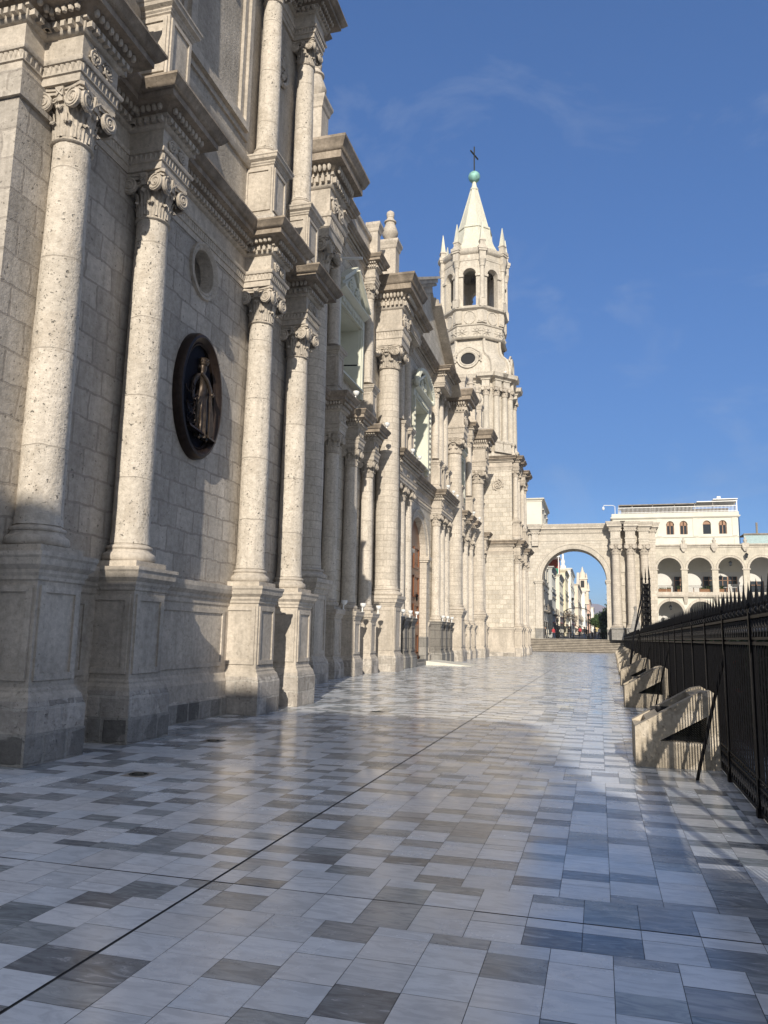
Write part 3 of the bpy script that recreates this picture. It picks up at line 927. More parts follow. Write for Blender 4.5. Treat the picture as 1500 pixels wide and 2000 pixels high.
# --- body behind, closing the roof line of the middle front
def centre():
    XW = -10.15
    ya, yb = 17.9, 2 * YC - 17.9
    uy = (0, 1, 0); uz = (0, 0, 1)
    door = arch_hole(YC, 2.12, 0.15, 6.45)
    win_c = [(YC - 1.7, 11.7), (YC + 1.7, 11.7), (YC + 1.7, 15.4), (YC - 1.7, 15.4)]
    bays = (30.05, 2 * YC - 30.05)
    wins = [[(c - 1.5, 12.3), (c + 1.5, 12.3), (c + 1.5, 15.25), (c - 1.5, 15.25)] for c in bays]
    mb = MB()
    mb.plate([(ya, 0), (YC - 1.95, 0), (YC - 1.95, 0.15)] and [(ya, 0.0), (yb, 0.0), (yb, 18.3), (ya, 18.3)], [door, win_c] + wins, (XW, 0, 0), uy, uz, (-1, 0, 0), 0.9)
    cpart(mb, 'wall', [M['wall_far']])
    mb = MB()
    mb.box(-22, ya - 0.02, 17.5, XW - 0.92, yb + 0.02, 18.32)
    cpart(mb, 'roof', [M['cornice']])
    # dado of the recessed front (stops at the doorway)
    mb = MB()
    for p in ([(XW, ya + 0.4), (XW, YC - 2.9)], [(XW, YC + 2.9), (XW, yb - 0.4)]):
        mb.cur = 1
        mb.sweep(p, [(-0.1, 0.0), (0.16, 0.0), (0.16, 0.5), (0.12, 0.58)])
        mb.cur = 0
        mb.sweep(p, [(0.12, 0.58), (0.06, 0.66), (0.06, 2.2), (0.09, 2.25), (0.15, 2.4), (0.16, 2.5), (-0.1, 2.53)])
    cpart(mb, 'dado', [M['trim'], M['plinth']])
    # columns
    smalls = [27.6, 30.05, 32.4]
    smallsR = [56.2, 58.75, 61.3]
    cl = [YC - 7.0, YC - 5.45, YC - 3.95]; cr = [YC + 3.95, YC + 5.45, YC + 7.0]
    for y in smalls + smallsR + [68.2, 19.5]:
        column(-9.85, y, 2.55, 2.93, 8.55, 9.35, 0.29, SH_C, BA_S, PED_C)
    for y in cl + cr:
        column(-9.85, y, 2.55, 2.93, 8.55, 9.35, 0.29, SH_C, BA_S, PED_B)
    giants = [24.4, 34.9, 2 * YC - 34.9, 63.7]
    for y in giants:
        column(-9.6, y, 3.3, 3.8, 14.4, 15.5, 0.56, SH_G, BA_G, PED_G, capm=CAP)
    # lower entablature, broken round every small column; one long break over each trio by the door
    def br(lst, hf, front, y0, y1):
        W = XW + 0.03
        p = [(W, y0)]
        for (a, b) in lst: p += [(W, a - hf), (front, a - hf), (front, b + hf), (W, b + hf)]
        return p + [(W, y1)]
    mb = MB()
    for lst, y0, y1 in (([(y, y) for y in smalls], 24.9, 34.4), ([(cl[0], cl[2]), (cr[0], cr[2])], 35.4, 52.3), ([(y, y) for y in smallsR], 53.3, 63.2), ([(68.2, 68.2)], 64.3, 69.7)):
        entablature(mb, br(lst, 0.38, -9.45, y0, y1), 9.35, 1.5, over=0.45)
    for y in smalls + cl + cr + smallsR: relief(mb, (-9.45, y - 0.3, 9.8), (0, 1, 0), (0, 0, 1), (1, 0, 0), 0.6, 0.32, int(y))
    cpart(mb, 'entablature', MS)
    # upper small order beside the windows
    for y in (27.6, 32.4, 56.2, 61.3):
        column(-9.95, y, 12.75, 13.0, 17.05, 17.72, 0.24, SH_UC, None, PED_UC, pz=10.85)
    for y in (cl[1], cl[2], cr[0], cr[1], cr[2]):
        column(-9.95, y, 12.75, 13.0, 17.05, 17.72, 0.24, SH_UC, None, PED_UC, capm=CAP_S, pz=10.85)
    # upper entablature between the giants
    mb = MB()
    for lst, y0, y1 in (([(27.6, 27.6), (32.4, 32.4)], 25.3, 34.0), ([(56.2, 56.2), (61.3, 61.3)], 53.6, 62.8)):
        entablature(mb, br(lst, 0.33, -9.6, y0, y1), 17.72, 1.3, over=0.42, s=0.9)
    entablature(mb, br([(cl[1], cl[2]), (cr[0], cr[1])], 0.4, -9.3, 35.8, 51.9), 17.72, 1.25, over=0.6)
    cpart(mb, 'entablature', MS)
    # giant entablature blocks
    for y in giants:
        mb = MB()
        p = [(XW - 0.3, y - 0.72), (-8.82, y - 0.72), (-8.82, y + 0.72), (XW - 0.3, y + 0.72)]
        entablature(mb, p, 15.5, 3.3, s=1.5, over=0.78, dent=0.13, egg=0.115, zig=0.09)
        mb.box(XW - 0.28, y - 0.70, 15.51, -8.85, y + 0.70, 18.75)
        mb.frustum(-9.3, y, 18.84, 19.05, 1.15, 1.35, 0.9, 1.0)
        relief(mb, (-8.82, y - 0.6, 16.45), (0, 1, 0), (0, 0, 1), (1, 0, 0), 1.2, 0.75, int(y), 0.1)
        cpart(mb, 'giant_entablature', MS)
    # parapet with pedestals, and urns
    for y0, y1 in ((26.0, 33.5), (54.2, 62.3)):
        mb = MB()
        mb.sweep([(-10.2, y0), (-10.2, y1)], [(-0.5, 19.0), (0.08, 19.0), (0.08, 19.2), (0.0, 19.25), (0.0, 20.4), (0.1, 20.45), (0.12, 20.6), (-0.6, 20.62)])
        cpart(mb, 'parapet', [M['trim']])
    peds = [(-10.05, 33.3), (-9.72, 35.15), (-9.75, 24.4), (-9.75, 27.6), (-9.75, 56.2), (-9.75, 61.3), (-9.6, 63.7)]
    for (x, y) in peds:
        mb = MB()
        z = 19.0
        hp = 0.24 if y == 33.3 else 0.36
        pp = [(x - hp - 0.1, y - hp), (x + hp, y - hp), (x + hp, y + hp), (x - hp - 0.1, y + hp)]
        mb.sweep(pp, [(0.1, z), (0.1, z + 0.25), (0.0, z + 0.3), (0.0, z + 1.85), (0.04, z + 1.9), (0.07, z + 2.05), (0.14, z + 2.2), (0.14, z + 2.32), (-hp * .95, z + 2.36)], caps=False)
        cpart(mb, 'parapet_pedestal', [M['trim']])
    ur = MB()
    ur.lathe([(0.26, 0), (0.30, 0.06), (0.22, 0.12), (0.30, 0.25), (0.40, 0.42), (0.41, 0.55), (0.34, 0.75), (0.25, 0.98), (0.24, 1.06), (0.31, 1.10), (0.31, 1.16), (0.22, 1.22), (0.17, 1.35), (0.20, 1.40), (0.18, 1.44), (0.21, 1.54), (0.19, 1.66), (0.1, 1.74), (0.0, 1.77)], 24, caps=False)
    um = ur.mesh('urn', [M['trim']])
    for (x, y) in (peds[1], peds[2], peds[5], peds[6]):
        link('urn', um, cath, Vector((x - 0.05, y, 21.34)) - CO)
    # central pediment
    y0, y1, zb = 36.4, 51.3, 18.98
    ap = 22.6
    mb = MB()
    mb.cur = 1
    mb.plate([(y0, zb), (y1, zb), (YC, ap)], [], (-9.5, 0, 0), uy, uz, (-1, 0, 0), 0.8)
    def rake(sg, ystart):
        d = Vector((0, YC - ystart, ap - zb)); L = d.length; d.normalize()
        nv = Vector((0, -d.z, d.y)) if sg > 0 else Vector((0, d.z, d.y))
        base = Vector((-9.5, ystart, zb))
        bands = [(0.0, 0.0, 0.35, 0.12), (0.35, 0.0, 0.55, 0.30), (0.55, 0.0, 0.78, 0.48), (0.78, 0.0, 0.92, 0.62)]
        for i, (t0, x0, t1, x1) in enumerate(bands):
            mb.cur = 0
            P = lambda s_, t, x: base + d * s_ + nv * t + Vector((x, 0, 0))
            mb.hexa([P(0, t0, -0.8 - .01 * i), P(L + 0.15 * t0, t0, -0.8 - .01 * i), P(L + 0.15 * t0, t0, x1), P(0, t0, x1), P(0, t1, -0.8 - .01 * i), P(L + 0.15 * t1, t1, -0.8 - .01 * i), P(L + 0.15 * t1, t1, x1), P(0, t1, x1)])
        mb.cur = 0
        n = int(L / 0.26)
        for q in range(n):
            s_ = (q + 0.5) * L / n
            P = lambda ds, t, x: base + d * (s_ + ds) + nv * t + Vector((x, 0, 0))
            mb.hexa([P(-.07, .37, .3), P(.07, .37, .3), P(.07, .37, .42), P(-.07, .37, .42), P(-.07, .53, .3), P(.07, .53, .3), P(.07, .53, .42), P(-.07, .53, .42)])
    rake(1, y0); rake(-1, y1)
    cpart(mb, 'pediment', [M['trim'], M['wall_far'], M['cornice']])
    # windows: cream surrounds with triangular heads and dark panes set deep
    for c, hw_, z0, z1, big in ((bays[0], 1.5, 12.3, 15.25, 0), (bays[1], 1.5, 12.3, 15.25, 0), (YC, 1.7, 11.7, 15.4, 1)):
        mb = MB()
        fr = 0.32
        for s_ in (-1, 1):
            a, b = sorted((c + s_ * (hw_ - 0.02), c + s_ * (hw_ + fr)))
            mb.box(XW - 0.88, min(c + s_ * (hw_ - 0.02), c + s_ * (hw_ - 0.06)), z0, XW + 0.02, max(c + s_ * (hw_ - 0.02), c + s_ * (hw_ - 0.06)), z1)
            mb.box(XW - 0.05, a, z0 - 0.3, XW + 0.14, b, z1 + 0.02)
            mb.box(XW + 0.14, a + 0.09, z0 - 0.3, XW + 0.19, b - 0.09, z1 + 0.02)
        mb.box(XW - 0.88, c - hw_ + 0.06, z1 - 0.04, XW + 0.02, c + hw_ - 0.06, z1 - 0.01)
        mb.box(XW - 0.06, c - hw_ - fr, z1 + 0.022, XW + 0.16, c + hw_ + fr, z1 + 0.45)
        mb.box(XW - 0.88, c - hw_, z0 - 0.02, XW + 0.3, c + hw_, z0 + 0.06)
        f = cpart(mb, 'window', [M['cream']])
        pm = MB()
        pz = z1 + 0.47; ph = 1.55 if not big else 1.25
        w2 = hw_ + fr + 0.22
        pm.sweep([(XW, c - w2 + 0.3), (XW, c + w2 - 0.3)], [(-0.1, pz), (0.2, pz), (0.3, pz + 0.08), (0.42, pz + 0.16), (0.42, pz + 0.24), (-0.1, pz + 0.26)])
        pm.plate([(c - w2 + 0.35, pz + 0.24), (c + w2 - 0.35, pz + 0.24), (c, pz + ph - 0.1)], [], (XW + 0.2, 0, 0), uy, uz, (-1, 0, 0), 0.2)
        for s_ in (-1, 1):
            A = Vector((0, c + s_ * (w2 - 0.28), pz + 0.262)); B = Vector((0, c, pz + ph))
            d = (B - A).normalized(); nv = Vector((0, -d.z * s_ * -1, abs(d.y)))
            L = (B - A).length
            for t0, t1, x1 in ((0, 0.12, 0.30), (0.12, 0.24, 0.44 + 0.003 * s_)):
                P = lambda q, t, x: Vector((XW + x, 0, 0)) + A + d * q + nv * t
                pm.hexa([P(0, t0, -.05), P(L, t0, -.05), P(L, t0, x1), P(0, t0, x1), P(0, t1, -.05), P(L, t1, -.05), P(L, t1, x1), P(0, t1, x1)])
        relief(pm, (XW + 0.2, c - 0.9, pz + 0.3), uy, uz, (1, 0, 0), 1.8, 0.75, 3, 0.12)
        relief(pm, (XW + 0.16, c - hw_, z1 + 0.06), uy, uz, (1, 0, 0), 2 * hw_, 0.32, 4, 0.1)
        if big:
            for i in range(26):
                a = i / 25 * math.pi
                pm.ball((XW + 0.35, c + (w2 - 0.1) * math.cos(a), pz + 0.3 + 1.2 * math.sin(a)), 0.2, 0.2, 0.2, 7, 5)
            for s_ in (-1, 1):
                for i in range(12): pm.ball((XW + 0.24, c + s_ * (hw_ + fr + 0.08), z0 + i * 0.33), 0.06, 0.08, 0.12, 6, 4)
        cpart(pm, 'window_pediment', [M['cream']], f)
        pn = MB(); pn.box(XW - 0.84, c - hw_ + 0.065, z0 + 0.07, XW - 0.80, c + hw_ - 0.065, z1 - 0.05)
        for i in range(1, 4): pn.box(XW - 0.80, c - hw_ + i * hw_ / 2 - 0.03, z0 + 0.07, XW - 0.77, c - hw_ + i * hw_ / 2 + 0.03, z1 - 0.05)
        cpart(pn, 'window_pane', [M['cream']], f)
    # doorway: moulded arch, imposts, jamb facing, timber leaves
    mb = MB()
    mb.ring([(-0.02, -0.5), (-0.02, 0.05), (0.10, 0.10), (0.10, 0.06), (0.34, 0.08), (0.38, 0.16), (0.46, 0.16), (0.48, -0.02)], (XW, YC, 6.45), uy, uz, (1, 0, 0), 2.12, 2.12, 0, math.pi, 36)
    for s_ in (-1, 1):
        a, b = sorted((YC + s_ * 2.08, YC + s_ * 2.55))
        mb.box(XW - 0.88, a, 1.6, XW + 0.10, b, 6.1)
        mb.box(XW - 0.88, a - 0.08, 6.1, XW + 0.2, b + 0.08, 6.22)
        mb.box(XW - 0.88, a - 0.14, 6.22, XW + 0.28, b + 0.14, 6.44)
        mb.cur = 1
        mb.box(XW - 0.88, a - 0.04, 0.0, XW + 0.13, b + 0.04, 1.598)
        mb.cur = 0
    cpart(mb, 'door_surround', [M['course'], M['basalt']])
    for s_ in (-1, 1):
        mb = MB()
        lf = [(YC + s_ * 0.01, 0.17), (YC + s_ * 2.08, 0.17)] + [(YC + s_ * 2.08 * math.cos(i * math.pi / 20), 6.45 + 2.08 * math.sin(i * math.pi / 20)) for i in range(10)] + [(YC + s_ * 0.01, 8.53)]
        if s_ < 0: lf = lf[::-1]
        mb.plate(lf, [], (XW - 0.32, 0, 0), uy, uz, (-1, 0, 0), 0.1)
        for z in (0.5, 2.2, 3.9, 5.6):
            a, b = sorted((YC + s_ * 0.3, YC + s_ * 1.62))
            for (u0, u1, v0, v1) in ((a, a + .12, z, z + 1.3), (b - .12, b, z, z + 1.3), (a + .12, b - .12, z, z + .12), (a + .12, b - .12, z + 1.18, z + 1.3)):
                mb.box(XW - 0.33, u0, v0, XW - 0.25, u1, v1)
            mb.frustum(XW - 0.32, (a + b) / 2, z + 0.3, z + 1.0, 0.03, 0.4, 0.03, 0.4)
        d_ = cpart(mb, 'door', [M['wood']])
        kn = MB(); kn.ball((XW - 0.22, YC + s_ * 0.9, 4.0), 0.1); kn.ring([(0, -0.03), (0.04, 0.0), (0, 0.03)], (XW - 0.22, YC + s_ * 0.9, 3.85), uy, uz, (1, 0, 0), 0.14, 0.16)
        cpart(kn, 'knocker', [M['iron']], d_)
centre()

# --- upper part of the far bell tower
def bell_tower():
    cx, cy = -11.65, 2 * YC - 12.68
    cy = 75.02
    def octo(w, c):
        return [(w, -(w - c)), (w, w - c), (w - c, w), (-(w - c), w), (-w, w - c), (-w, -(w - c)), (-(w - c), -w), (w - c, -w)]
    def loft(mb, secs, cap=True):
        vs = []
        for (z, w, c) in secs: vs += [(cx + p[0], cy + p[1], z) for p in octo(w, c)]
        fs = []
        for i in range(len(secs) - 1):
            for k in range(8):
                k2 = (k + 1) % 8
                fs.append((i * 8 + k, i * 8 + k2, (i + 1) * 8 + k2, (i + 1) * 8 + k))
        if cap: fs += [tuple(range(8))[::-1], tuple((len(secs) - 1) * 8 + k for k in range(8))]
        mb.add(vs, fs)
    # third storey: chamfered square with paired columns
    mb = MB()
    loft(mb, [(18.2, 3.95, 1.5), (19.0, 3.95, 1.5), (19.1, 3.6, 1.45), (24.95, 3.6, 1.45)])
    body = cpart(mb, 'bell_tower', [M['tower']])
    def path(w, c):
        o_ = octo(w, c)
        # clockwise seen from above is inward; walk so that outward is to the right
        q = [(cx + p[0], cy + p[1]) for p in o_]
        return q + [q[0]]
    def ring_path(w, c):
        q = path(w, c)
        return q
    def closed_sweep(mb, w, c, prof):
        vs = []; n = len(prof)
        for (o_, z) in prof:
            vs += [(cx + p[0], cy + p[1], z) for p in octo(w + o_, c + o_ * 0.586)]
        fs = []
        for i in range(n - 1):
            for k in range(8):
                k2 = (k + 1) % 8
                fs.append((i * 8 + k, i * 8 + k2, (i + 1) * 8 + k2, (i + 1) * 8 + k))
        mb.add(vs, fs)
    shm = shaft_mesh(0.30, 4.2, M['tower'], 3)
    pedm = MB(); pedm.sweep([(-0.6, -0.45), (0.45, -0.45), (0.45, 0.45), (-0.6, 0.45)], [(0.1, 0), (0.1, 0.2), (0, 0.25), (0, 0.95), (0.1, 1.05), (0.14, 1.2), (-0.4, 1.22)], caps=False)
    pedm = pedm.mesh('pedestal', [M['tower']])
    bsm = base_mesh(0.30, 0.3)
    w = 3.6; c = 1.45
    spots = []
    for a in range(4):
        ca, sa = math.cos(a * math.pi / 2), math.sin(a * math.pi / 2)
        for t in (-1.75, 1.75): spots.append((w * ca - t * sa, w * sa + t * ca, a * math.pi / 2))
        d = (w + w - c) / 2
        for t in (-0.5, 0.5):
            x_, y_ = d - t * 0.707, d + t * 0.707
            spots.append((x_ * ca - y_ * sa, x_ * sa + y_ * ca, a * math.pi / 2 + math.pi / 4))
    mb = MB()
    for (x, y, an) in spots:
        mb = MB()
        ox, oy = x + 0.22 * math.cos(an), y + 0.22 * math.sin(an)
        s_ = link('tower_column', shm, body, (cx + ox, cy + oy, 20.4))
        st = len(mb.v)
        mb.sweep([(-0.6, -0.45), (0.40, -0.45), (0.40, 0.45), (-0.6, 0.45)], [(0.08, 19.0), (0.08, 19.2), (0, 19.25), (0, 19.85), (0.1, 19.95), (0.12, 20.08), (-0.35, 20.1)], caps=False)
        mb.lathe([(0.42, 20.1), (0.42, 20.2), (0.36, 20.28), (0.31, 20.4)], 16)
        mb.xf(Matrix.Translation((cx + ox, cy + oy, 0)) @ Matrix.Rotation(an, 4, 'Z'), st)
        cpart(mb, 'tower_pedestal', [M['tower']], body); mb = MB(); st = 0
        mb.sweep([(-0.6, -0.36), (0.36, -0.36), (0.36, 0.36), (-0.6, 0.36)], [(0, 25.5), (0, 26.05), (0.1, 26.1), (0.1, 26.2), (0.2, 26.28), (0.42, 26.38), (0.46, 26.6), (0.5, 26.75), (-0.3, 26.8)], caps=False)
        mb.xf(Matrix.Translation((cx + ox, cy + oy, 0)) @ Matrix.Rotation(an, 4, 'Z'), st)
        cpart(mb, 'entablature_block', [M['tower']], body)
    mb = MB()
    closed_sweep(mb, 3.6, 1.45, [(0, 24.9), (0.05, 25.4), (0.12, 25.5), (0.0, 25.55), (0.0, 26.05), (0.1, 26.1), (0.1, 26.2), (0.25, 26.3), (0.5, 26.4), (0.55, 26.62), (0.6, 26.78), (-0.5, 26.9)])
    cpart(mb, 'tower_entablature', [M['tower']], body)
    for (x, y, an) in spots:
        ox, oy = x + 0.22 * math.cos(an), y + 0.22 * math.sin(an)
        k = link('tower_capital', CAP_S, body, (cx + ox, cy + oy, 24.6)); k.scale = (0.27, 0.27, 0.9 / 3); k.rotation_euler = (0, 0, an)
    # bell shaped roof
    mb = MB(); mb.smooth = True
    secs = [(26.85, 3.85, 1.5), (27.1, 3.8, 1.5), (27.7, 3.78, 1.5), (28.2, 3.70, 1.5), (28.6, 3.5, 1.5), (28.9, 3.25, 1.5), (29.2, 3.0, 1.45), (29.6, 2.82, 1.4), (30.2, 2.72, 1.35), (30.9, 2.7, 1.35)]
    loft(mb, secs)
    mb.smooth = False
    # ribs at the chamfers
    for k in range(8):
        pts = []
        for (z, w_, c_) in secs:
            p = octo(w_ + 0.04, c_)[k]; pts.append((cx + p[0], cy + p[1], z))
        mb.tube(pts, 0.16, 5)
    cpart(mb, 'bell_roof', [M['tower']], body)
    # ox-eye windows on the roof
    for a in range(4):
        mb = MB(); nv = Vector((math.cos(a * math.pi / 2), math.sin(a * math.pi / 2), 0)); uv = Vector((-nv.y, nv.x, 0))
        oc = Vector((cx, cy, 28.45)) + nv * 3.62
        mb.ring([(0.0, -0.4), (0.0, 0.3), (0.12, 0.36), (0.2, 0.3), (0.34, 0.34), (0.4, -0.5)], oc, uv, (0, 0, 1), nv, 0.72, 0.60, segs=28)
        for s_ in (-1, 1):
            pts = [oc + uv * (s_ * (1.05 + 0.22 * math.cos(i * 0.6))) + Vector((0, 0, -0.35 + 0.22 * math.sin(i * 0.6) + 0.05 * i)) + nv * 0.2 for i in range(14)]
            mb.tube(pts, 0.08, 5)
        pts = [oc + uv * (1.25 * math.cos(i * math.pi / 12)) + Vector((0, 0, 0.3 + 0.85 * math.sin(i * math.pi / 12) + 0.1 * math.cos(i * math.pi / 3))) + nv * 0.1 for i in range(13)]
        mb.tube(pts, 0.1, 5)
        mb.cur = 1
        mb.add([oc + uv * (0.73 * math.cos(i * math.pi / 12)) + Vector((0, 0, 0.61 * math.sin(i * math.pi / 12))) + nv * 0.18 for i in range(24)], [tuple(range(24))])
        cpart(mb, 'oxeye_window', [M['tower'], M['dark']], body)
    # drum with rosettes and medallions
    mb = MB()
    loft(mb, [(30.9, 3.02, 1.77), (34.0, 3.02, 1.77)])
    for z0, pr in ((30.8, [(0.0, 0), (0.12, 0.05), (0.2, 0.2), (0.0, 0.28)]), (32.15, [(0.0, 0), (0.1, 0.05), (0.14, 0.16), (0.0, 0.2)]), (33.75, [(0.0, 0), (0.12, 0.08), (0.3, 0.2), (0.34, 0.36), (-0.4, 0.42)])):
        closed_sweep(mb, 3.02, 1.77, [(a, z0 + b) for a, b in pr])
    for k in range(8):
        a = k * math.pi / 4; nv = Vector((math.cos(a), math.sin(a), 0)); uv = Vector((-nv.y, nv.x, 0))
        for t in (-0.75, 0.75):
            oc = Vector((cx, cy, 31.6)) + nv * 3.02 + uv * t
            mb.ball(oc, 0.2, 0.2, 0.2, 7, 5)
            for j in range(8):
                b = j * math.pi / 4
                mb.tube([oc + uv * (0.2 * math.cos(b)) + Vector((0, 0, 0.2 * math.sin(b))), oc + uv * (0.55 * math.cos(b)) + Vector((0, 0, 0.5 * math.sin(b)))], [0.12, 0.04], 5)
        oc = Vector((cx, cy, 33.05)) + nv * 3.01
        mb.ring([(0, 0), (0.02, 0.1), (0.1, 0.1), (0.12, 0)], oc, uv, (0, 0, 1), nv, 0.5, 0.6, segs=20)
        mb.add([oc + uv * (0.5 * math.cos(i * math.pi / 10)) + Vector((0, 0, 0.6 * math.sin(i * math.pi / 10))) + nv * 0.04 for i in range(20)], [tuple(range(20))])
        for t in (-1.05, 1.05):
            st = len(mb.v)
            mb.box(3.0, t - 0.28, 32.45, 3.18, t + 0.28, 33.75)
            mb.box(3.18, t - 0.18, 32.6, 3.22, t + 0.18, 33.6)
            mb.xf(Matrix.Translation((cx, cy, 0)) @ Matrix.Rotation(a, 4, 'Z'), st)
    cpart(mb, 'drum', [M['tower']], body)
    # belfry: eight arched faces
    A = 3.08; half = A * math.tan(math.pi / 8)
    for k in range(8):
        a = k * math.pi / 4; nv = Vector((math.cos(a), math.sin(a), 0)); uv = Vector((-nv.y, nv.x, 0))
        mb = MB()
        oc = Vector((cx, cy, 0)) + nv * A
        mb.plate([(-half, 34.05), (half, 34.05), (half, 39.2), (-half, 39.2)], [arch_hole(0, 0.66, 34.3, 37.6, 12)], oc, uv, (0, 0, 1), -nv, 0.62)
        mb.ring([(0, 0), (0.0, 0.06), (0.2, 0.06), (0.22, 0)], oc + Vector((0, 0, 37.6)), uv, (0, 0, 1), nv, 0.66, 0.66, 0, math.pi, 16)
        for t in (-0.84, 0.84):
            st = len(mb.v)
            mb.box(A - 0.02, t - 0.24, 37.35, A + 0.14, t + 0.24, 37.6)
            mb.xf(Matrix.Translation((cx, cy, 0)) @ Matrix.Rotation(a, 4, 'Z'), st)
        cpart(mb, 'belfry_face', [M['tower']], body)
    mb = MB()
    loft(mb, [(34.0, 2.6, 1.5), (34.06, 2.6, 1.5)])
    closed_sweep(mb, A, 0.586 * A, [(-0.7, 39.05), (0.05, 39.1), (0.08, 39.35), (0.0, 39.4), (0.0, 39.75), (0.08, 39.8), (0.24, 39.95), (0.28, 40.15), (0.31, 40.3), (-1.2, 40.38)])
    Rv = A / math.cos(math.pi / 8)
    for k in range(8):
        a = (k + 0.5) * math.pi / 4
        st = len(mb.v)
        mb.box(Rv - 0.35, -0.34, 34.06, Rv + 0.26, 0.34, 34.9)
        mb.lathe([(0.30, 34.9), (0.30, 35.05), (0.25, 35.15), (0.23, 35.25), (0.21, 38.3)], 14, Rv + 0.02, 0)
        mb.lathe([(0.22, 38.3), (0.28, 38.35), (0.25, 38.5), (0.34, 38.75), (0.30, 38.8), (0.40, 39.05)], 10, Rv + 0.02, 0)
        mb.box(Rv - 0.4, -0.32, 39.06, Rv + 0.28, 0.32, 39.9)
        mb.box(Rv - 0.4, -0.42, 39.9, Rv + 0.38, 0.42, 40.1)
        mb.box(Rv - 0.4, -0.48, 40.1, Rv + 0.44, 0.48, 40.42)
        mb.xf(Matrix.Translation((cx, cy, 0)) @ Matrix.Rotation(a, 4, 'Z'), st)
    cpart(mb, 'belfry_cornice', [M['tower']], body)
    # pinnacles
    pm = MB(); pm.frustum(0, 0, 0, 0.2, 0.34, 0.34, 0.30, 0.30); pm.frustum(0, 0, 0.2, 0.62, 0.24, 0.24, 0.26, 0.26); pm.frustum(0, 0, 0.62, 0.76, 0.32, 0.32, 0.30, 0.30)
    pm.cur = 1; pm.frustum(0, 0, 0.76, 2.75, 0.24, 0.24, 0.03, 0.03)
    pm = pm.mesh('pinnacle', [M['tower'], M['whitewash']])
    for k in range(8):
        a = (k + 0.5) * math.pi / 4
        q = link('pinnacle', pm, body, (cx + (Rv + 0.0) * math.cos(a), cy + (Rv + 0.0) * math.sin(a), 40.4)); q.rotation_euler = (0, 0, a)
    mb = MB()
    O8 = lambda w: 0.586 * w
    loft(mb, [(40.35, 2.65, O8(2.65)), (40.7, 2.42, O8(2.5)), (41.4, 2.2, O8(2.2)), (42.6, 1.86, O8(1.86)), (43.5, 1.68, O8(1.68)), (43.55, 1.78, O8(1.78)), (43.75, 1.74, O8(1.74)), (43.8, 1.55, O8(1.55)), (48.6, 0.34, O8(.34))])
    mb.lathe([(0.42, 48.55), (0.46, 48.65), (0.40, 48.8), (0.30, 48.9), (0.18, 49.5), (0.14, 49.6)], 16, cx, cy)
    for k in range(8):
        a = (k + 0.5) * math.pi / 4
        mb.tube([(cx + 1.68 * math.cos(a), cy + 1.68 * math.sin(a), 43.8), (cx + 0.37 * math.cos(a), cy + 0.37 * math.sin(a), 48.6)], 0.05, 5)
        mb.tube([(cx + (1.86 + i * .0 + (2.95 - 1.86) * (1 - i / 6) ** 2) * math.cos(a), cy + (1.86 + (2.95 - 1.86) * (1 - i / 6) ** 2) * math.sin(a), 40.4 + 3.1 * i / 6) for i in range(7)], 0.06, 5)
    sp = cpart(mb, 'spire', [M['whitewash']], body)
    mb = MB(); mb.ball((cx, cy, 50.15), 0.63, u=24, w=14)
    cpart(mb, 'finial_ball', [M['copper']], body)
    mb = MB(); mb.tube([(cx, cy, 50.7), (cx, cy, 53.7)], 0.075, 6); mb.tube([(cx - 0.26, cy - 0.85, 52.75), (cx + 0.26, cy + 0.85, 52.75)], 0.085, 6)
    cpart(mb, 'cross', [M['lead']], body)
bell_tower()

# ------------------------------------------------------------------ figures (people and the statue)
def skin_figure(pts, edges, radii, sub=2, root=0):
    """one continuous body grown from a skeleton of joints; returns a plain mesh"""
    me = bpy.data.meshes.new('body_skeleton')
    me.from_pydata(pts, edges, [])
    ob = bpy.data.objects.new('body_skeleton', me); COL.objects.link(ob)
    sk = ob.modifiers.new('skin', 'SKIN'); sk.use_smooth_shade = True
    if not me.skin_vertices: 
        bm = bmesh.new(); bm.from_mesh(me); bm.verts.layers.skin.verify(); bm.to_mesh(me); bm.free()
    for i, v in enumerate(me.skin_vertices[0].data):
        r = radii[i]
        v.radius = (r, r) if not isinstance(r, tuple) else r
        v.use_root = (i == root)
    ss = ob.modifiers.new('sub', 'SUBSURF'); ss.levels = sub; ss.render_levels = sub
    dg = bpy.context.evaluated_depsgraph_get()
    out = bpy.data.meshes.new_from_object(ob.evaluated_get(dg))
    bpy.data.objects.remove(ob)
    bpy.data.meshes.remove(me)
    out.polygons.foreach_set('use_smooth', [True] * len(out.polygons))
    return out

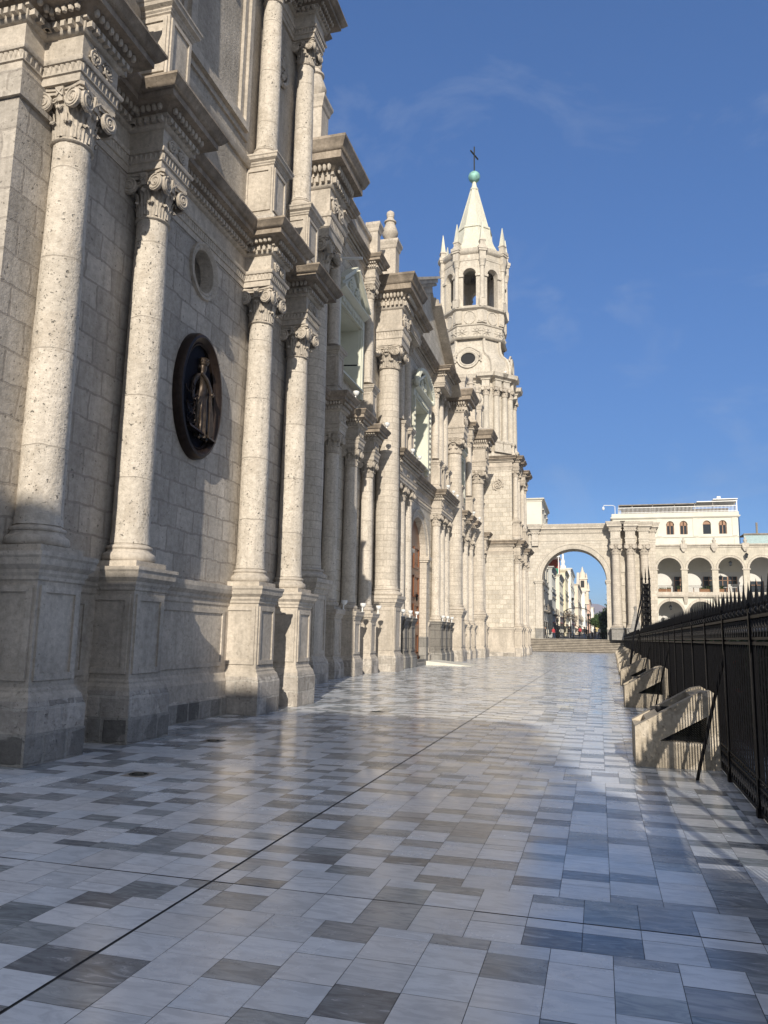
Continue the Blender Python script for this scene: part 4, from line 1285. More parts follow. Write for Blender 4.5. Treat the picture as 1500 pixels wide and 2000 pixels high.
def human_pts(stride=0.2, arm=0.15, lean=0.0, bend=0.2):
    P = [(0, 0, .95), (0, 0.01, 1.15), (0, lean * .3, 1.36), (0, lean * .4, 1.47), (0, lean * .5 - 0.01, 1.56), (0, lean * .5 - .02, 1.66), (0, lean * .5, 1.73),
         (.09, 0, .9), (.10, -stride * .45, .50), (.10, -stride * .9 + .02, .09), (.10, -stride * .9 - .14, .035),
         (-.09, 0, .9), (-.10, stride * .25, .50), (-.10, stride * 1.0, .11), (-.10, stride * 1.0 - .13, .035),
         (.19, lean * .3, 1.38), (.23, arm * .6, 1.12), (.22, arm * 1.0 - bend, .90), (.215, arm * 1.0 - bend * 1.3, .80),
         (-.19, lean * .3, 1.38), (-.23, -arm * .6, 1.12), (-.22, -arm - bend, .90), (-.215, -arm - bend * 1.3, .80)]
    E_ = [(0, 1), (1, 2), (2, 3), (3, 4), (4, 5), (5, 6), (0, 7), (7, 8), (8, 9), (9, 10), (0, 11), (11, 12), (12, 13), (13, 14), (2, 15), (15, 16), (16, 17), (17, 18), (2, 19), (19, 20), (20, 21), (21, 22)]
    Rr = [(.15, .10), (.14, .10), (.15, .10), .055, (.075, .085), (.08, .095), .05, .095, .062, .042, .035, .095, .062, .042, .035, .06, .046, .036, .036, .06, .046, .036, .036]
    return P, E_, Rr

SKIN = simple('skin', (0.36, 0.22, 0.15), 0.6)
HAIR = simple('dark_hair', (0.02, 0.016, 0.013), 0.6)
def cloth(name, c): return simple(name, c, 0.85, 0, 0.12, 30)
def person(label, loc, rz, top, legs, stride=0.22, arm=0.18, scale=1.0, group=None, hat=None):
    P, E_, Rr = human_pts(stride, arm, 0, random.uniform(0.05, 0.3))
    me = skin_figure(P, E_, Rr, 1)
    me.materials.clear()
    for m_ in (SKIN, top, legs): me.materials.append(m_)
    idx = []
    for p in me.polygons:
        z = p.center.z; x = abs(p.center.x)
        if z > 1.46: i = 0
        elif z > 0.93: i = 0 if (x > 0.17 and z < 0.88) else 1
        else: i = 0 if x > 0.17 else 2
        idx.append(i)
    me.polygons.foreach_set('material_index', idx)
    ob = link('person', me, None, loc); ob.rotation_euler = (0, 0, rz); ob.scale = (scale,) * 3
    tag(ob, label, 'person', group)
    h = MB(); h.ball((0, 0.012, 1.70), 0.098, 0.108, 0.085, 10, 6); h.ball((0, 0.05, 1.62), 0.085, 0.07, 0.11, 8, 5)
    h.build('hair' if not hat else 'hat', [hat or HAIR], ob)
    f = MB(); f.ball((0, -0.115, 1.62), 0.014, 0.022, 0.022, 6, 4); f.cur = 1
    for sx in (-1, 1): f.ball((sx * 0.032, -0.092, 1.65), 0.012, 0.01, 0.009, 6, 4)
    f.ball((0, -0.095, 1.575), 0.026, 0.012, 0.007, 6, 4)
    f.build('face', [SKIN, HAIR], ob)
    return ob

# ------------------------------------------------------------------ bronze medallion on the near wall
def medallion():
    t = thing('bronze_medallion', 'oval dark bronze plaque of a standing robed woman, fixed to the stone wall', 'medallion', (-7.35, 12.70, 6.06))
    t.scale = (0.967,) * 3
    uy = (0, 1, 0); uz = (0, 0, 1); nx = (1, 0, 0)
    mb = MB(); mb.smooth = True
    mb.ring([(0.02, 0.03), (0.0, 0.09), (0.03, 0.11), (0.05, 0.09), (0.09, 0.15), (0.15, 0.19), (0.20, 0.18), (0.24, 0.12), (0.25, 0.0)], (0, 0, 0), uy, uz, nx, 0.60, 1.03, segs=64)
    mb.build('frame', [M['bronze']], t)
    mb = MB(); k = 48
    mb.add([(0.035, 0.63 * math.cos(2 * math.pi * i / k), 1.06 * math.sin(2 * math.pi * i / k)) for i in range(k)], [tuple(range(k))])
    mb.build('backing', [M['enamel']], t)
    P = [(0, 0, .95), (0, 0.02, 1.15), (0, 0.0, 1.36), (0, 0, 1.47), (0.02, 0.01, 1.57), (0.02, 0.01, 1.66), (.02, 0.01, 1.72),
         (0, .09, .9), (.05, .12, .50), (.0, .13, .09), (.12, .16, .03), (0, -.09, .9), (.0, -.10, .50), (.0, -.11, .09), (.12, -.13, .03),
         (.0, .20, 1.38), (.04, .33, 1.16), (.17, .19, 1.04), (.20, .11, 1.03), (.0, -.20, 1.38), (.0, -.33, 1.14), (.05, -.40, .92), (.07, -.42, .80)]
    _, E_, Rr = human_pts(); Rr[15:] = [.07, .055, .045, .04, .07, .055, .045, .045]
    me = skin_figure(P, E_, Rr, 2)
    me.materials.clear(); me.materials.append(M['bronze_lit'])
    f = link('figure', me, t, (0.10, 0.05, -0.90)); f.scale = (0.9, 1.0, 0.93)
    mb = MB(); mb.smooth = True
    # robe: gathered skirt with folds and a hanging drape
    vs = []; fs = []; n = 40; rows = 14
    for i in range(rows):
        t_ = i / (rows - 1)
        for k in range(n):
            a = 2 * math.pi * k / n
            rr = (0.125 + 0.055 * t_) * (1 + 0.16 * min(1, 2 * t_) * math.sin(a * 8 + 2.5 * t_))
            vs.append((rr * 0.8 * math.cos(a), rr * math.sin(a) + 0.01 + 0.03 * t_, 1.06 - 1.0 * t_))
    for i in range(rows - 1):
        for k in range(n):
            fs.append((i * n + k, (i + 1) * n + k, (i + 1) * n + (k + 1) % n, i * n + (k + 1) % n))
    mb.add(vs, fs)
    for j in range(5):
        y = 0.09 + 0.02 * j
        mb.tube([(0.16 + .02 * (j % 2), y - 0.01, 1.0), (0.18, y, .7), (0.19, y + 0.012 * j, .35), (0.18, y + 0.02 * j, 0.08 + .02 * j)], [0.012, 0.02, 0.024, 0.02], 6)
    mb.tube([(0.10, -0.16, 1.42), (0.15, -0.03, 1.3), (0.15, 0.10, 1.16), (0.16, 0.14, 1.02)], 0.035, 6)
    mb.build('robe', [M['bronze_lit']], f)
    mb = MB()
    mb.lathe([(0.085, 1.66), (0.105, 1.70), (0.10, 1.76), (0.115, 1.80), (0.09, 1.82)], 14, 0.02, 0.01)
    for k in range(9): mb.ball((0.02 + 0.1 * math.cos(k * .7), 0.01 + 0.1 * math.sin(k * .7), 1.74), 0.03, u=6, w=4)
    mb.ball((-0.04, 0.01, 1.62), 0.09, 0.1, 0.12, 8, 6)
    mb.build('headdress', [M['bronze_lit']], f)
    mb = MB()
    mb.hexa([(0.04, -0.50, -0.72), (0.24, -0.50, -0.74), (0.24, 0.52, -0.84), (0.04, 0.52, -0.82), (0.04, -0.52, -0.68), (0.22, -0.52, -0.69), (0.22, 0.52, -0.79), (0.04, 0.52, -0.78)])
    rnd = random.Random(4)
    for k in range(16):
        y = -0.28 - 0.16 * rnd.random(); z = -0.66 + 0.75 * k / 16
        pts = [(0.08 + 0.02 * i, y + 0.09 * math.cos(i * .9 + k), z + 0.08 * math.sin(i * .9 + k)) for i in range(7)]
        mb.tube(pts, 0.016, 5)
    mb.build('ledge_and_scrollwork', [M['bronze']], t)
medallion()

# ------------------------------------------------------------------ floodlights, poles, drains, ramp
def lamp_meshes():
    a = MB(); a.tube([(0, 0, 0), (0, 0, 0.2), (0.03, 0.02, 0.26)], 0.035, 8); a.lathe([(0.09, 0), (0.09, 0.02), (0.04, 0.03)], 10)
    b = MB(); b.lathe([(0.06, 0.24), (0.10, 0.27), (0.145, 0.34), (0.165, 0.42), (0.165, 0.46), (0.15, 0.47)], 16, 0.03, 0.02)
    return a.mesh('stem', [M['lampwhite']]), b.mesh('lamp_head', [M['lampwhite']])
LM = lamp_meshes()
def lamp(x, y, z, label, s=1.0):
    s *= 0.68
    t = thing('floodlight', label, 'floodlight', (x, y, z), 'small white floodlights on the cathedral ledges')
    link('stem', LM[0], t); link('lamp_head', LM[1], t)
    t.scale = (s, s, s)
cl = [YC - 7.0, YC - 5.45, YC - 3.95]; cr = [YC + 3.95, YC + 5.45, YC + 7.0]
for y, w in ((27.6, 'in shade beside the first giant column'), (30.05, 'on the middle one of three slim pedestals'), (32.4, 'just left of the sunlit giant column')):
    lamp(-9.34, y + 0.38, 2.56, 'white floodlight on a pedestal ledge ' + w, 1.1)
for i, y in enumerate(cl): lamp(-9.34, y + 0.38, 2.56, 'white floodlight above dark ashlar left of the wooden door, ' + ('farthest from it', 'middle of three', 'nearest to it')[i], 1.1)
for i, y in enumerate(cr): lamp(-9.34, y - 0.30, 2.56, 'white floodlight above dark ashlar right of the wooden door, ' + ('nearest to it', 'middle of three', 'farthest from it')[i], 1.1)
for x, y, z, l in ((-9.15, 28.2, 10.87, 'white floodlight on the cornice below the first cream window'), (-9.15, 32.9, 10.87, 'white floodlight on the cornice end left of the giant column'),
                   (-9.15, 38.0, 10.87, 'white floodlight on the cornice over the left trio of door columns'), (-9.15, 39.6, 10.87, 'white floodlight on the cornice at the left foot of the garlanded window'),
                   (-9.7, 41.6, 10.87, 'white floodlight under the sill of the garlanded window'), (-9.15, 47.9, 10.87, 'white floodlight on the cornice at the right foot of the garlanded window'),
                   (-9.15, 49.8, 10.87, 'white floodlight on the cornice over the right trio of door columns'), (-9.15, 51.3, 10.87, 'white floodlight on the cornice end beside the second lit giant column'),
                   (-9.15, 58.6, 10.87, 'white floodlight on the cornice under the farthest cream window'), (-9.15, 61.5, 10.87, 'white floodlight on the cornice beside the farthest giant column'),
                   (-8.2, 72.4, 26.95, 'white floodlight on the bell tower ledge under the bell shaped roof')):
    lamp(x, y, z, l, 1.15)
mb = MB(); mb.tube([(-10.2, 28.94, 17.42), (-9.24, 28.94, 17.33)], 0.06, 8)
tag(mb.build('flagpole', [M['lampwhite']]), 'bare white flagpole jutting flat from the wall above the cream window', 'flagpole')
mb = MB(); mb.tube([(-10.2, 29.02, 12.69), (-9.39, 29.02, 12.64)], 0.03, 8)
tag(mb.build('flagpole', [M['iron']]), 'thin dark pole jutting across the lower part of the cream window', 'flagpole')

for x, y, l in ((-5.05, 8.0, 'round floor drain nearest the viewer, in the shaded tiles by the wall'), (-5.6, 10.8, 'round floor drain in shaded tiles before the second pedestal'), (-4.6, 16.2, 'round floor drain at the edge of sun and shade'), (-6.4, 22.5, 'round floor drain in the sunlit tiles past the tower front')):
    t = thing('floor_drain', l, 'drain', (x, y, 0.0), 'floor drains along the facade')
    a = MB(); a.box(-0.15, -0.15, -0.005, 0.15, 0.15, 0.003); a.build('surround', [M['rock']], t)
    b = MB(); b.lathe([(0.11, 0.003), (0.11, 0.008), (0.095, 0.009), (0.09, 0.006), (0.055, 0.007), (0.05, 0.010), (0.0, 0.010)], 20, caps=False)
    for k in range(12): b.tube([(0.055 * math.cos(k * .5236), 0.055 * math.sin(k * .5236), 0.008), (0.09 * math.cos(k * .5236), 0.09 * math.sin(k * .5236), 0.008)], 0.005, 4)
    b.build('grate', [M['lead']], t)

mb = MB(); mb.box(-10.25, YC - 2.6, 0.0, -9.55, YC + 2.6, 0.15); mb.box(-10.9, YC - 1.88, 0.15, -10.0, YC + 1.88, 0.28)
tag(mb.build('doorstep', [M['basalt']]), 'two low stone steps before the brown wooden door', 'steps')
mb = MB(); mb.hexa([(-9.53, YC - 0.2, 0.002), (-6.95, YC - 0.2, 0.002), (-6.95, YC + 2.8, 0.002), (-9.53, YC + 2.8, 0.002), (-9.53, YC - 0.2, 0.24), (-6.95, YC - 0.2, 0.012), (-6.95, YC + 2.8, 0.012), (-9.53, YC + 2.8, 0.24)])
tag(mb.build('access_ramp', [M['bulwhite']]), 'white wedge ramp leading up to the wooden door', 'ramp')

# ------------------------------------------------------------------ iron fence and its stays
FX = lambda y: 1.45 + 0.016 * (y - 10)
PIT = 1.9
def fence():
    t = thing('iron_fence', 'long black wrought iron fence with spear tips and scrolled bands', 'fence', (FX(4.37), 4.37, 0))
    t.rotation_euler = (0, 0, -math.atan(0.016))
    n = 13; s = PIT / n
    def panel(fine):
        mb = MB()
        for z, h, w in ((0.03, 0.04, 0.035), (0.26, 0.025, 0.03), (0.34, 0.02, 0.03), (1.58, 0.03, 0.03), (1.63, 0.025, 0.03), (1.83, 0.03, 0.035)):
            mb.box(-w / 2, 0.02, z, w / 2, PIT - 0.02, z + h)
        for i in range(n):
            y = (i + 0.5) * s
            mb.tube([(0, y, 0.35), (0, y, 1.58)], 0.0095, 6)
            # spear
            mb.tube([(0, y, 1.86), (0, y, 1.96)], 0.018, 5)
            mb.cur = 1; tall = i % 2 == 0; w_ = 0.024 if tall else 0.015; zt_ = 2.20 if tall else 2.03; mb.add([(w_, y, 1.98), (0, y + w_, 1.98), (-w_, y, 1.98), (0, y - w_, 1.98), (0, y, 1.93), (0, y, zt_)], [(0, 1, 5), (1, 2, 5), (2, 3, 5), (3, 0, 5), (1, 0, 4), (2, 1, 4), (3, 2, 4), (0, 3, 4)])
            mb.ball((0, y, 1.905), 0.036 if tall else 0.022, None, 0.034 if tall else 0.02, 8, 5)
            y2 = i * s + 0.001
            mb.cur = 1
            # scrolls of the upper and lower bands
            for z0, hh in ((1.66, 0.165), (0.075, 0.18)):
                for sg in (-1, 1):
                    pts = [(sg * 0.004, y + sg * s * 0.24 * math.sin(q / 8 * 2 * math.pi), z0 + hh * q / 8) for q in range(9)]
                    mb.tube(pts, 0.013, 5)
                mb.ball((0, y2 + s * .5, z0 + hh * 0.5), 0.018, 0.02, 0.02, 6, 4)
            mb.ball((0, y, 0.313), 0.017, 0.02, 0.022, 6, 4)
            mb.cur = 0
        return mb.mesh('bar_panel', [M['iron'], M['iron_gloss']])
    pf, pc = panel(True), panel(False)
    mb = MB()
    mb.box(-0.03, -0.03, 0, 0.03, 0.03, 1.92); mb.box(-0.045, -0.045, 0, 0.045, 0.045, 0.1); mb.ball((0, 0, 1.95), 0.045, u=8, w=5)
    post = mb.mesh('post', [M['iron']])
    sb = MB(); sb.tube([(0, 0, 1.5), (-0.12, 0, 1.05), (-0.36, -0.05, 0.1), (-0.38, -0.05, 0.0)], 0.02, 6)
    stay = sb.mesh('stay', [M['iron']])
    for i in range(50):
        y = (i - 2) * PIT
        if i != 20:
            link('bar_panel', pf if y < 14 else pc, t, (0, y, 0))
        link('post', post, t, (0, y, 0))
        if i % 5 == 0 and i > 0: link('stay', stay, t, (0, y, 0))
fence()
mb = MB(); rnd = random.Random(21)
for _ in range(26000):
    y = 3.5 + 72 * rnd.random() ** 1.6
    side = rnd.random()
    p = Vector((2.55 + 0.016 * (y - 10) + (rnd.random() ** 2) * 1.0, y, rnd.uniform(0.02, 1.75)))
    if side < 0.3: p.z = 1.6 + rnd.uniform(0, 0.2)
    a = Vector((rnd.uniform(-1, 1), rnd.uniform(-1, 1), rnd.uniform(-1, 1))).normalized() * rnd.uniform(.05, .1); b = a.orthogonal() * 0.5
    mb.cur = 1 if rnd.random() < 0.012 and p.z > 0.4 else 0
    mb.add([p - a, p + b, p + a, p - b], [(0, 1, 2, 3)])
mb.cur = 0; mb.hexa([(2.75, 3.5, -0.3), (3.5, 3.5, -0.3), (4.7, 76, -0.3), (3.9, 76, -0.3), (2.75, 3.5, 1.55), (3.5, 3.5, 1.55), (4.7, 76, 1.55), (3.9, 76, 1.55)])
tag(mb.build('hedge', [M['leafdark'], simple('red_petals', (0.35, 0.04, 0.03), 0.6)]), 'dense dark hedge with red flowers growing behind the black iron fence', 'hedge', kind='stuff')

def gate_post():
    y = 40.0; x = 2.28
    t = thing('lattice_gate_post', 'tall black lattice ironwork gate post with long spikes, rising above the fence', 'gate post', (x, y, 0))
    mb = MB(); h = 0.17
    for sx in (-1, 1):
        for sy in (-1, 1): mb.box(sx * h - 0.035, sy * h - 0.035, 0, sx * h + 0.035, sy * h + 0.035, 4.45)
    for z in (0.1, 1.6, 1.9, 3.0, 4.3):
        mb.box(-h - 0.04, -h - 0.04, z, h + 0.04, h + 0.04, z + 0.06)
    mb.build('frame', [M['iron']], t)
    mb = MB()
    for k in range(14):
        z = 0.2 + k * 0.30
        for a in range(4):
            st = len(mb.v)
            for sg in (-1, 1):
                pts = [(h, sg * 0.10 + 0.10 * math.cos(i * .7) * sg, z + 0.14 + 0.12 * math.sin(i * .7)) for i in range(9)]
                mb.tube(pts, 0.04, 4)
            mb.tube([(h, -h, z), (h, h, z + 0.3)], 0.02, 4)
            mb.xf(Matrix.Rotation(a * math.pi / 2, 4, 'Z'), st)
    mb.box(-h + .06, -h + .06, 0, h - .06, h - .06, 4.3)
    mb.build('scroll_lattice', [M['iron']], t)
    mb = MB()
    for (a, b, z) in ((-h, -h, 5.0), (h, h, 5.3), (-h, h, 4.85), (h, -h, 5.05), (0, 0, 5.15)):
        mb.tube([(a, b, 4.4), (a, b, z - 0.3), (a, b, z)], [0.035, 0.03, 0.006], 6); mb.ball((a, b, 4.62), 0.06, u=6, w=4)
    mb.build('spikes', [M['iron']], t)
    mb = MB()
    mb.tube([(-h, -h, 4.0), (-0.75, -2.6, 1.8), (-1.05, -4.4, 0.0)], 0.035, 6); mb.tube([(-h, h, 3.4), (-0.8, -1.0, 1.4), (-0.95, -2.0, 0.0)], 0.03, 6); mb.tube([(-h, 0, 2.6), (-0.9, 0.3, 0.0)], 0.03, 6)
    mb.build('stay', [M['iron']], t)
gate_post()

# ------------------------------------------------------------------ concrete buttress boxes along the fence
def buttress_mesh():
    mb = MB(); D = 1.1; T = 0.19
    prof = [(0, 0), (1.02, 0), (1.02, 0.93), (0.93, 0.985), (0.80, 0.96), (0.0, 0.50)]
    tri = [(0.30, 0.335), (0.88, 0.315), (0.88, 0.66)]
    for y0, th in ((0, T), (D - T, T)):
        mb.plate(prof, [tri], (0, y0, 0), (1, 0, 0), (0, 0, 1), (0, 1, 0), th)
    mb.box(0.002, (T + 0.002), 0.0, 0.20, D - T - 0.002, 0.49)
    mb.box(0.20, (T + 0.002), 0.0, 0.90, D - T - 0.002, 0.30)
    mb.box(0.905, (T + 0.002), 0.0, 1.018, D - T - 0.002, 0.925)
    mb.hexa([(0.15, (T + 0.002), 0.49), (0.30, (T + 0.002), 0.57), (0.30, D - T - 0.002, 0.57), (0.15, D - T - 0.002, 0.49), (0.15, (T + 0.002), 0.575), (0.30, (T + 0.002), 0.66), (0.30, D - T - 0.002, 0.66), (0.15, D - T - 0.002, 0.575)])
    mb.hexa([(0.72, (T + 0.002), 0.80), (0.90, (T + 0.002), 0.88), (0.90, D - T - 0.002, 0.88), (0.72, D - T - 0.002, 0.80), (0.72, (T + 0.002), 0.905), (0.90, (T + 0.002), 0.962), (0.90, D - T - 0.002, 0.962), (0.72, D - T - 0.002, 0.905)])
    mb.cur = 1; mb.box(0.202, T + 0.004, 0.302, 0.898, D - T - 0.004, 0.312); mb.box(0.25, D - T - 0.03, 0.314, 0.90, D - T - 0.006, 0.70)  # dark lining and back panel put in for the shade inside
    shell = mb.mesh('concrete_shell', [M['conc'], M['dark']])
    nets = []
    for y in (T * 0.5, D - T * 0.5):
        g = MB()
        for k in range(26):
            a = 0.28 + k * 0.03
            for sg in (1, -1):
                # wire clipped to the triangle
                p0 = None
                pts = []
                for q in range(21):
                    x = 0.30 + 0.58 * q / 20; z = 0.32 + (a - 0.28) * 1.0 + sg * (x - 0.30) * 0.9 - (0 if sg > 0 else -0.1)
                    top = 0.335 + (x - 0.30) / 0.58 * 0.325
                    if 0.315 < z < top: pts.append((x, y, z))
                if len(pts) > 1: g.tube([pts[0], pts[-1]], 0.005, 3)
        nets.append(g.mesh('wire_mesh', [M['lead']]))
    mesh_ = nets
    return shell, mesh_
BS, BW = buttress_mesh()
names = ('nearest sloped concrete buttress box by the fence, striped with bar shadows', 'second sloped concrete buttress box from the viewer along the fence', 'third sloped concrete buttress box from the viewer along the fence', 'fourth sloped concrete buttress box, beside the tall gate post stays', 'fifth sloped concrete buttress box, past the tall gate post', 'sixth sloped concrete buttress box along the far fence', 'seventh sloped concrete buttress box along the far fence', 'farthest sloped concrete buttress box, next to the stairs')
for i, l in enumerate(names):
    y = 10.83 + i * 9.35 if i < 7 else 80.0
    t = thing('concrete_buttress', l, 'buttress', (FX(y) - 1.07 + 0.03, y, 0.0), 'concrete buttress boxes along the fence')
    link('concrete_shell', BS, t); link('wire_mesh', BW[0], t); link('wire_mesh', BW[1], t)

# ------------------------------------------------------------------ stairs, terrace and street beyond
g = MB()
for i in range(8):
    rr = random.Random(i)
    g.box(-9.5, 101.3 + i * 0.34, -0.01, 4.2, 101.3 + 9 * 0.34 + 0.5, 0.2 * (i + 1) + 0.0)
mbs = MB()
for i in range(8):
    y0 = 101.3 + i * 0.34
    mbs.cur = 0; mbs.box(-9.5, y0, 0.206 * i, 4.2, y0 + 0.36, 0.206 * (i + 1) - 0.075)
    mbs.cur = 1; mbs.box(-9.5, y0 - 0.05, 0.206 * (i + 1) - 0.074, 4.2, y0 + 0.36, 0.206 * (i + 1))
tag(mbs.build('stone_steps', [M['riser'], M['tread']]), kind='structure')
g = MB(); g.box(-9.5, 104.06, -0.3, 9, 112.0, 1.648); tag(g.build('terrace', [M['rock']]), kind='structure')
g = MB(); g.add([(-60, 112.0, 1.63), (60, 112.0, 1.63), (60, 430, 6.2), (-60, 430, 6.2)], [(0, 1, 2, 3)]); tag(g.build('street', [M['asphalt']]), kind='structure')

# ------------------------------------------------------------------ triumphal arch
def arch():
    Y0 = 104.1
    t = thing('stone_arch', 'large pale stone archway with paired columns at the head of the steps', 'arch', (-3, Y0, 1.65))
    C0 = -Vector((-3, Y0, 1.65))
    def ap(mb, name, mats, parent=None):
        o_ = mb.build(name, mats, parent or t)
        if parent is None: o_.location = C0
        return o_
    ux = (1, 0, 0); uz = (0, 0, 1); ny = (0, 1, 0)
    cx, hf, sp = -2.98, 4.13, 9.3
    mb = MB()
    mb.plate([(-9.2, 1.66), (cx - hf, 1.66)] + [(cx - hf * math.cos(i * math.pi / 32), sp + hf * math.sin(i * math.pi / 32)) for i in range(33)] + [(cx + hf, 1.66), (7.3, 1.66), (7.3, 13.84), (-9.2, 13.84)], [], (0, Y0, 0), ux, uz, ny, 3.2)
    ap(mb, 'wall', [M['wall_far']])
    mb = MB()
    mb.ring([(0.0, -0.02), (0.0, 0.12), (0.22, 0.16), (0.24, 0.10), (0.55, 0.12), (0.60, 0.2), (0.75, 0.2), (0.8, -0.02)], (cx, Y0, sp), ux, uz, (0, -1, 0), hf, hf, 0, math.pi, 44)
    for s_ in (-1, 1):
        e = cx + s_ * hf
        a, b = sorted((e - s_ * 0.12, e + s_ * 0.95))
        mb.box(a, Y0 - 0.32, sp - 0.42, b, Y0 + 3.3, sp - 0.22); mb.box(a - 0.08, Y0 - 0.4, sp - 0.22, b + 0.08, Y0 + 3.38, sp - 0.0)
        a, b = sorted((e - s_ * 0.05, e + s_ * 0.85))
        mb.box(a, Y0 - 0.24, 3.2, b, Y0 - 0.003, sp - 0.42)
        mb.box(a - 0.06, Y0 - 0.34, 2.95, b + 0.06, Y0 + 3.25, 3.2)
        mb.cur = 1
        mb.box(a - 0.04, Y0 - 0.30, 1.651, b + 0.04, Y0 + 3.22, 2.95)
        mb.cur = 0
    ap(mb, 'archivolt', [M['tower'], M['basalt']])
    cols = (2.35, 4.16, 5.85)
    xs = [(-9.3, Y0), (-8.3, Y0), (-8.3, Y0 - 0.35), (-7.6, Y0 - 0.35), (-7.6, Y0)]
    mb = MB()
    p = list(xs) + [(1.45, Y0)]
    p = [(-9.3, Y0), (-8.35, Y0), (-8.35, Y0 - 0.4), (-7.5, Y0 - 0.4), (-7.5, Y0)]
    for c in cols: p += [(c - 0.6, Y0), (c - 0.6, Y0 - (1.7 if c < 5 else 1.0)), (c + 0.6, Y0 - (1.7 if c < 5 else 1.0)), (c + 0.6, Y0)]
    p += [(7.3, Y0), (7.3, Y0 + 3.2)]
    entablature(mb, p, 13.85, 2.85, s=1.3, over=0.60, dent=0.2, egg=0, zig=0)
    mb.box(-9.2, Y0 + 0.05, 13.85, 7.25, Y0 + 3.15, 16.62)
    ap(mb, 'entablature', [M['tower'], M['tower']])
    sh = shaft_mesh(0.54, 12.45 - 3.65, M['course'], 4); ba = base_mesh(0.54, 0.45)
    pd = MB(); pd.sweep([(-0.78, 0.9), (-0.78, -0.78), (0.78, -0.78), (0.78, 0.9)], [(0.0, 0), (0.0, 1.3), (0.1, 1.35), (0.12, 1.52), (-0.7, 1.54)], caps=False)
    pd = pd.mesh('pedestal', [M['basalt']])
    for i, c in enumerate(cols):
        yy = Y0 - (1.1 if c < 5 else 0.45)
        q = link('column', sh, t, Vector((c, yy, 3.65)) + C0)
        k = link('capital', CAP_S, q, (0, 0, 12.45 - 3.65)); k.scale = (0.47, 0.47, 1.4 / 3)
        link('base', ba, q, (0, 0, -0.45)); link('pedestal', pd, q, (0, 0, -1.998))
    mb = MB()
    for z in (3.9, 5.3, 6.9, 8.6, 10.3): mb.box(2.98, Y0 - 0.1, z, 3.53, Y0 - 0.002, z + 1.1)
    ap(mb, 'panel', [M['tower']])
arch()

def obelisk():
    x, y = 4.25, 97.0
    t = thing('stone_obelisk', 'stone pyramid topped pillar with a ball, coloured grey as if in shade, in front of the arch', 'obelisk', (x, y, 0))
    mb = MB(); mb.box(-0.75, -0.75, 0, 0.75, 0.75, 2.6); mb.box(-0.85, -0.85, 2.6, 0.85, 0.85, 2.95); mb.build('pillar', [M['basalt']], t)  # basalt grey stands in for the shade on the whole pillar
    mb = MB(); mb.frustum(0, 0, 2.95, 5.15, 0.58, 0.58, 0.10, 0.10); mb.build('pyramid', [M['basalt']], t)
    mb = MB(); mb.lathe([(0.1, 5.12), (0.16, 5.3), (0.2, 5.45), (0.16, 5.6), (0.06, 5.66)], 14); mb.build('finial', [M['basalt']], t)
obelisk()

